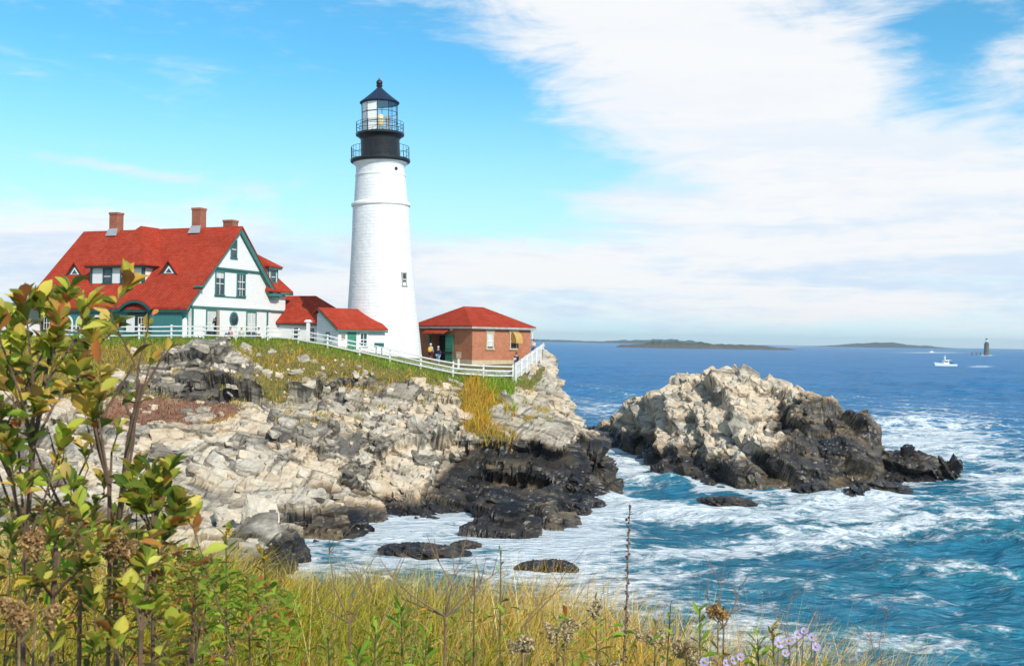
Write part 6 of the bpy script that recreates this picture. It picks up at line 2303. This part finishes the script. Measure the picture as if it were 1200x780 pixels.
def aster(px, py, D_, label, seed, heads):
    r = np.random.default_rng(seed)
    T = Vector(at(px, py, D_))
    b = Vector((T.x, T.y, float(fg(T.x, T.y)) - 0.02))
    root = empty('aster', b, 0, label, "flower")
    st = MB()
    for (ox, oz, s) in heads: st.tube([(0, 0, 0), ((ox * 0.4), 0, (T.z - b.z) * 0.7), (ox, 0, T.z - b.z + oz)], [0.003, 0.002, 0.0012], 5)
    st.build('stem', M['bark'], root)
    for (ox, oz, s) in heads:
        c = np.array([ox, -0.01, T.z - b.z + oz])
        ax = np.array([r.normal() * 0.35, -0.8, 0.55])
        ax /= np.linalg.norm(ax)
        u = np.cross(ax, [0, 0, 1.0]); u /= np.linalg.norm(u)
        v = np.cross(ax, u)
        n = 16
        V, C = [], []
        pc = pal([(0.46, 0.40, 0.66, 3), (0.58, 0.52, 0.72, 2)], n, r, 0.1)
        for k in range(n):
            a = 2 * PI * k / n
            d = u * math.cos(a) + v * math.sin(a)
            w = np.cross(ax, d) * 0.0022
            V += [c + d * 0.004 - w, c + d * 0.004 + w, c + d * s * 0.5 + w * 1.2 + ax * 0.003, c + d * s * 0.5 - w * 1.2 + ax * 0.003]
            C += [pc[k]] * 4
        h_ = np_mesh('flower', np.array(V), np.arange(n * 4).reshape(-1, 4), M['petal'], root, False, {'col': ('COLOR', np.array(C))})
        mb = MB()
        mb.ball(tuple(c + ax * 0.003), s * 0.15, n=8, m=6)
        mb.build('flower_centre', YEL, h_, True)
    return root


YEL = simple("flower_centre_yellow", (0.55, 0.36, 0.04), 0.8, 0.2, 60)
aster(912, 752, 3.15, "purple aster with a single open bloom left of the cluster", 1, [(0, 0, 0.032), (0.02, -0.03, 0.024)])
aster(934, 742, 3.2, "lilac aster cluster standing highest at the right", 2, [(0, 0, 0.026), (-0.025, -0.02, 0.024), (0.02, 0.012, 0.022)])
aster(858, 772, 2.95, "violet aster clump at the picture's bottom edge", 3, [(0, 0, 0.024), (-0.02, -0.008, 0.022), (0.022, 0.01, 0.022)])
aster(951, 745, 3.2, "pale lilac aster farthest right of the flowers", 4, [(0, 0, 0.026), (0.012, -0.03, 0.028)])
aster(825, 774, 2.9, "tiny violet aster left of the clump at the bottom edge", 5, [(0, 0, 0.026)])


# --- bare twigs and the tall seed spike
def twig(base, tips, label, rad=0.0035, name='bare_twig', mat='twig', seed=1):
    r = np.random.default_rng(seed)
    b = Vector(at(*base))
    root_z = float(fg(b.x, b.y))
    mb = MB()
    b0 = Vector((0, 0, root_z - b.z - 0.03))
    mb.tube([b0, (0, 0, 0)], [rad * 1.2, rad], 6)
    for t in tips:
        T = Vector(at(*t)) - b
        s = Vector((0, 0, 0)).lerp(T, 0)
        m_ = T * 0.5 + Vector((r.normal() * 0.1 * T.length, r.normal() * 0.05 * T.length, 0))
        mb.tube([s, m_, T], [rad * 0.85, rad * 0.6, rad * 0.28], 5)
        for k in range(3):
            f_ = 0.4 + 0.5 * r.random()
            p = m_.lerp(T, f_)
            mb.tube([p, p + Vector((r.normal() * 0.05, r.normal() * 0.03, 0.05 + 0.05 * r.random()))], [rad * 0.4, rad * 0.18], 4)
    o = mb.build(name, M[mat])
    o.location = b
    tag(o, label, "twig")
    return o


twig((522, 722, 3.3), [(505, 642, 3.3), (540, 655, 3.35), (468, 700, 3.3), (560, 690, 3.3), (455, 672, 3.25), (585, 668, 3.4)], "bare branching reddish twig rising before the white cove water", 0.004, seed=3)
twig((410, 730, 3.2), [(385, 640, 3.2), (425, 672, 3.25), (360, 700, 3.2), (440, 690, 3.2)], "bare twig at the edge of the dark wet rocks, left of centre", 0.0035, seed=4)
twig((848, 735, 3.4), [(845, 676, 3.4), (868, 684, 3.45), (828, 692, 3.4), (880, 705, 3.4)], "dark bare twig beside the tall brown plume at right", 0.003, seed=5)
twig((612, 735, 3.4), [(665, 665, 3.5), (640, 700, 3.4)], "thin bent bare twig among the golden grass", 0.0028, seed=6)
twig((222, 790, 2.5), [(229, 668, 2.55), (238, 720, 2.5)], "grey bare stick standing upright at lower left", 0.006, mat='bark', seed=7)
twig((265, 770, 2.6), [(330, 700, 2.7), (300, 740, 2.6), (225, 755, 2.6)], "dark arching bare branch low in the left grass", 0.004, seed=8)
twig((925, 760, 3.4), [(930, 690, 3.5), (905, 712, 3.4), (960, 715, 3.5)], "thin bare twig behind the purple asters", 0.0025, seed=9)
twig((1035, 790, 3.5), [(1040, 715, 3.5), (1020, 740, 3.5)], "farthest right bare stem against the blue water", 0.0022, seed=10)
twig((95, 640, 2.9), [(60, 520, 2.9), (20, 470, 2.9), (120, 500, 2.9), (40, 560, 2.9)], "grey leafless branch inside the left thicket", 0.006, mat='bark', seed=11)
T = Vector(at(738, 590, 3.2))
B_ = Vector(at(727, 740, 3.2))
B_.z = float(fg(B_.x, B_.y))
root = empty('seed_spike', B_, 0, "tall dark brown seed spike standing alone against the surf", "plant")
mb = MB()
t_ = T - B_
mb.tube([(0, 0, -0.03), t_ * 0.5 + Vector((-0.008, 0, 0)), t_ * 0.8, t_], [0.0035, 0.003, 0.0025, 0.0015], 6)
mb.build('stem', M['twig'], root)
mb = MB()
r = np.random.default_rng(6)
for k in range(60):
    f_ = 0.66 + 0.34 * (k / 60)
    p = t_ * f_ + Vector((r.normal() * 0.0035, r.normal() * 0.0035, 0))
    mb.ball(tuple(p), 0.0022 + 0.0028 * (0.5 + 0.5 * math.sin(k * 1.3)), n=6, m=4)
mb.build('seed_head', simple("dark_seed", (0.09, 0.05, 0.035), 0.9, 0.3, 40), root)

# ------------------------------------------------------------------ light, sky, air
SUN = Vector((0.43, -0.66, 0.60)).normalized()
sl = bpy.data.lights.new("sun", 'SUN')
so = bpy.data.objects.new("sun", sl)
COL.objects.link(so)
sl.energy = 3.5
sl.angle = math.radians(0.6)
sl.color = (1.0, 0.93, 0.82)
so.rotation_euler = SUN.to_track_quat('Z', 'Y').to_euler()
so.location = (40, -40, 60)

W = bpy.data.worlds.new("World")
SC.world = W
W.use_nodes = True
nt = W.node_tree
bg = nt.nodes['Background']
sky = nd(nt, 'ShaderNodeTexSky')
sky.sky_type = 'NISHITA'
sky.sun_disc = False
sky.sun_elevation = math.asin(SUN.z)
sky.sun_rotation = math.atan2(SUN.x, SUN.y)
sky.air_density = 1.0
sky.dust_density = 0.4
sky.ozone_density = 1.5
dr = nd(nt, 'ShaderNodeTexCoord').outputs['Generated']
sp = nd(nt, 'ShaderNodeSeparateXYZ', {0: dr})
az = mth(nt, 'ARCTAN2', sp.outputs[0], sp.outputs[1])
el = mth(nt, 'ARCSINE', mth(nt, 'MAXIMUM', sp.outputs[2], 0.0))
# clouds on a flat layer far overhead, so they flatten towards the horizon
zz = mth(nt, 'ADD', mth(nt, 'MAXIMUM', sp.outputs[2], 0.0), 0.16)
cp = nd(nt, 'ShaderNodeCombineXYZ', {0: mth(nt, 'DIVIDE', sp.outputs[0], zz), 1: mth(nt, 'DIVIDE', sp.outputs[1], zz), 2: 0.0}).outputs[0]
ca = nd(nt, 'ShaderNodeCombineXYZ', {0: az, 1: mth(nt, 'MULTIPLY', el, 3.2), 2: 0.0}).outputs[0]
n1 = noise(nt, mapping(nt, cp, (1, 1, 1), (0, 0, 0.3), (3.1, 1.7, 0)), 0.9, 8, 0.6, 0.5)
n2 = noise(nt, mapping(nt, ca, (1, 1, 1), (0, 0, 0.1), (0.4, 2.2, 0)), 8.5, 9, 0.64, 0.7)


n3 = noise(nt, mapping(nt, ca, (1, 1.3, 1), (0, 0, 0.2), (7.4, 3.2, 0)), 24.0, 8, 0.6, 0.4)


def cblob(a, e, ra, re_, s, rot=0.0):
    """soft patch of cloud cover round an azimuth and elevation (radians)"""
    c, s_ = math.cos(rot), math.sin(rot)
    u = mth(nt, 'SUBTRACT', az, a)
    v = mth(nt, 'SUBTRACT', el, e)
    uu = mth(nt, 'ADD', mth(nt, 'MULTIPLY', u, c / ra), mth(nt, 'MULTIPLY', v, s_ / ra))
    vv = mth(nt, 'ADD', mth(nt, 'MULTIPLY', u, -s_ / re_), mth(nt, 'MULTIPLY', v, c / re_))
    q = mth(nt, 'ADD', mth(nt, 'MULTIPLY', uu, uu), mth(nt, 'MULTIPLY', vv, vv))
    return mth(nt, 'MULTIPLY', mth(nt, 'EXPONENT', mth(nt, 'MULTIPLY', q, -1.0)), s)


def ae(px, py):
    d = ray(px, py)
    d = d / np.linalg.norm(d)
    return math.atan2(d[0], d[1]), math.asin(d[2])


cov = None
for (px, py, rx, ry, s, rot) in [(800, 50, 0.20, 0.10, 0.95, -0.30), (930, 160, 0.25, 0.10, 0.78, -0.25), (1130, 230, 0.2, 0.075, 0.6, 0.0), (900, 300, 0.5, 0.045, 0.58, 0.0), (600, 330, 0.42, 0.040, 0.48, 0.0),
                                 (20, 290, 0.16, 0.05, 0.72, 0.1), (330, 300, 0.2, 0.03, 0.42, 0.0), (1190, 60, 0.04, 0.05, 0.5, 0.0), (1000, 372, 0.5, 0.02, 0.5, 0.0), (180, 350, 0.4, 0.03, 0.5, 0), (870, -150, 0.5, 0.1, 0.9, 0), (150, 199, 0.085, 0.0065, 0.62, -0.10), (300, 222, 0.022, 0.011, 0.42, 0.1), (350, 214, 0.014, 0.007, 0.36, 0.3), (640, 225, 0.05, 0.010, 0.4, -0.1), (735, 232, 0.05, 0.012, 0.4, -0.1), (470, 92, 0.03, 0.005, 0.25, -0.35),
                                 (1010, 70, 0.05, 0.04, 0.3, 0), (700, 245, 0.08, 0.02, 0.35, -0.1)]:
    a, e = ae(px, py)
    b_ = cblob(a, e, rx, ry, s, rot)
    cov = b_ if cov is None else mth(nt, 'ADD', cov, b_)
for (px, py, rx, ry, s, rot) in [(520, 90, 0.09, 0.05, -0.3, -0.5), (620, 190, 0.12, 0.035, -0.3, -0.2), (1125, 45, 0.08, 0.03, -0.5, 0.3), (1075, 120, 0.07, 0.02, -0.4, 0.2), (640, 250, 0.09, 0.03, -0.45, 0.0)]:
    a, e = ae(px, py)
    cov = mth(nt, 'ADD', cov, cblob(a, e, rx, ry, s, rot))
far = mapr(nt, mth(nt, 'ABSOLUTE', az), 0.6, 0.9, 0, 0.5)
cov = mth(nt, 'ADD', cov, far)
dens = mth(nt, 'ADD', mth(nt, 'ADD', cov, mth(nt, 'MULTIPLY', mth(nt, 'SUBTRACT', n3, 0.5), 0.7)), mth(nt, 'ADD', mth(nt, 'MULTIPLY', mth(nt, 'SUBTRACT', n1, 0.5), 1.0), mth(nt, 'MULTIPLY', mth(nt, 'SUBTRACT', n2, 0.5), 1.45)))
cf = mapr(nt, dens, 0.14, 1.1, 0, 1, True)
shade = noise(nt, mapping(nt, ca, (0.55, 1.5, 1), (0, 0, 0.06), (5, 1, 0)), 5.0, 7, 0.58, 0.5)
shk = mth(nt, 'MULTIPLY', mapr(nt, mth(nt, 'ADD', shade, mth(nt, 'MULTIPLY', mth(nt, 'SUBTRACT', n3, 0.5), 0.35)), 0.40, 0.64, 0, 1, True), mapr(nt, el, 0.04, 0.24, 1.0, 0.14))
cc = mix(nt, shk, (7.6, 7.65, 7.75), (5.2, 6.35, 7.7))
skc = mix(nt, 1.0, sky.outputs[0], (0.53, 1.26, 1.42), 'MULTIPLY')
skc = mix(nt, mapr(nt, el, 0.0, 0.28, 0.85, 0.0, True), skc, (6.0, 7.6, 8.4))
fin = mix(nt, mth(nt, 'MULTIPLY', cf, 0.97), skc, cc)
nt.links.new(fin, bg.inputs[0])
bg.inputs[1].default_value = 0.10

hz = MB()
hz.box(-9000, 9000, -70, 8200, -4.0, 60)
hm = bpy.data.materials.new("air")
hm.use_nodes = True
hn = hm.node_tree
hn.nodes.remove(hn.nodes['Principled BSDF'])
pv = nd(hn, 'ShaderNodeVolumePrincipled', {'Color': (0.80, 0.90, 1.0), 'Density': 0.0001, 'Anisotropy': 0.3})
hn.links.new(pv.outputs[0], hn.nodes['Material Output'].inputs['Volume'])
hzo = hz.build('haze', hm)
tag(hzo, "thin sea haze in the air", "haze", None, "stuff")

SC.view_settings.view_transform = 'Standard'
SC.view_settings.look = 'None'
SC.view_settings.exposure = 0.36
SC.view_settings.gamma = 1.0
SC.render.engine = 'CYCLES'
SC.cycles.max_bounces = 6
SC.cycles.transparent_max_bounces = 16
SC.cycles.use_denoising = True
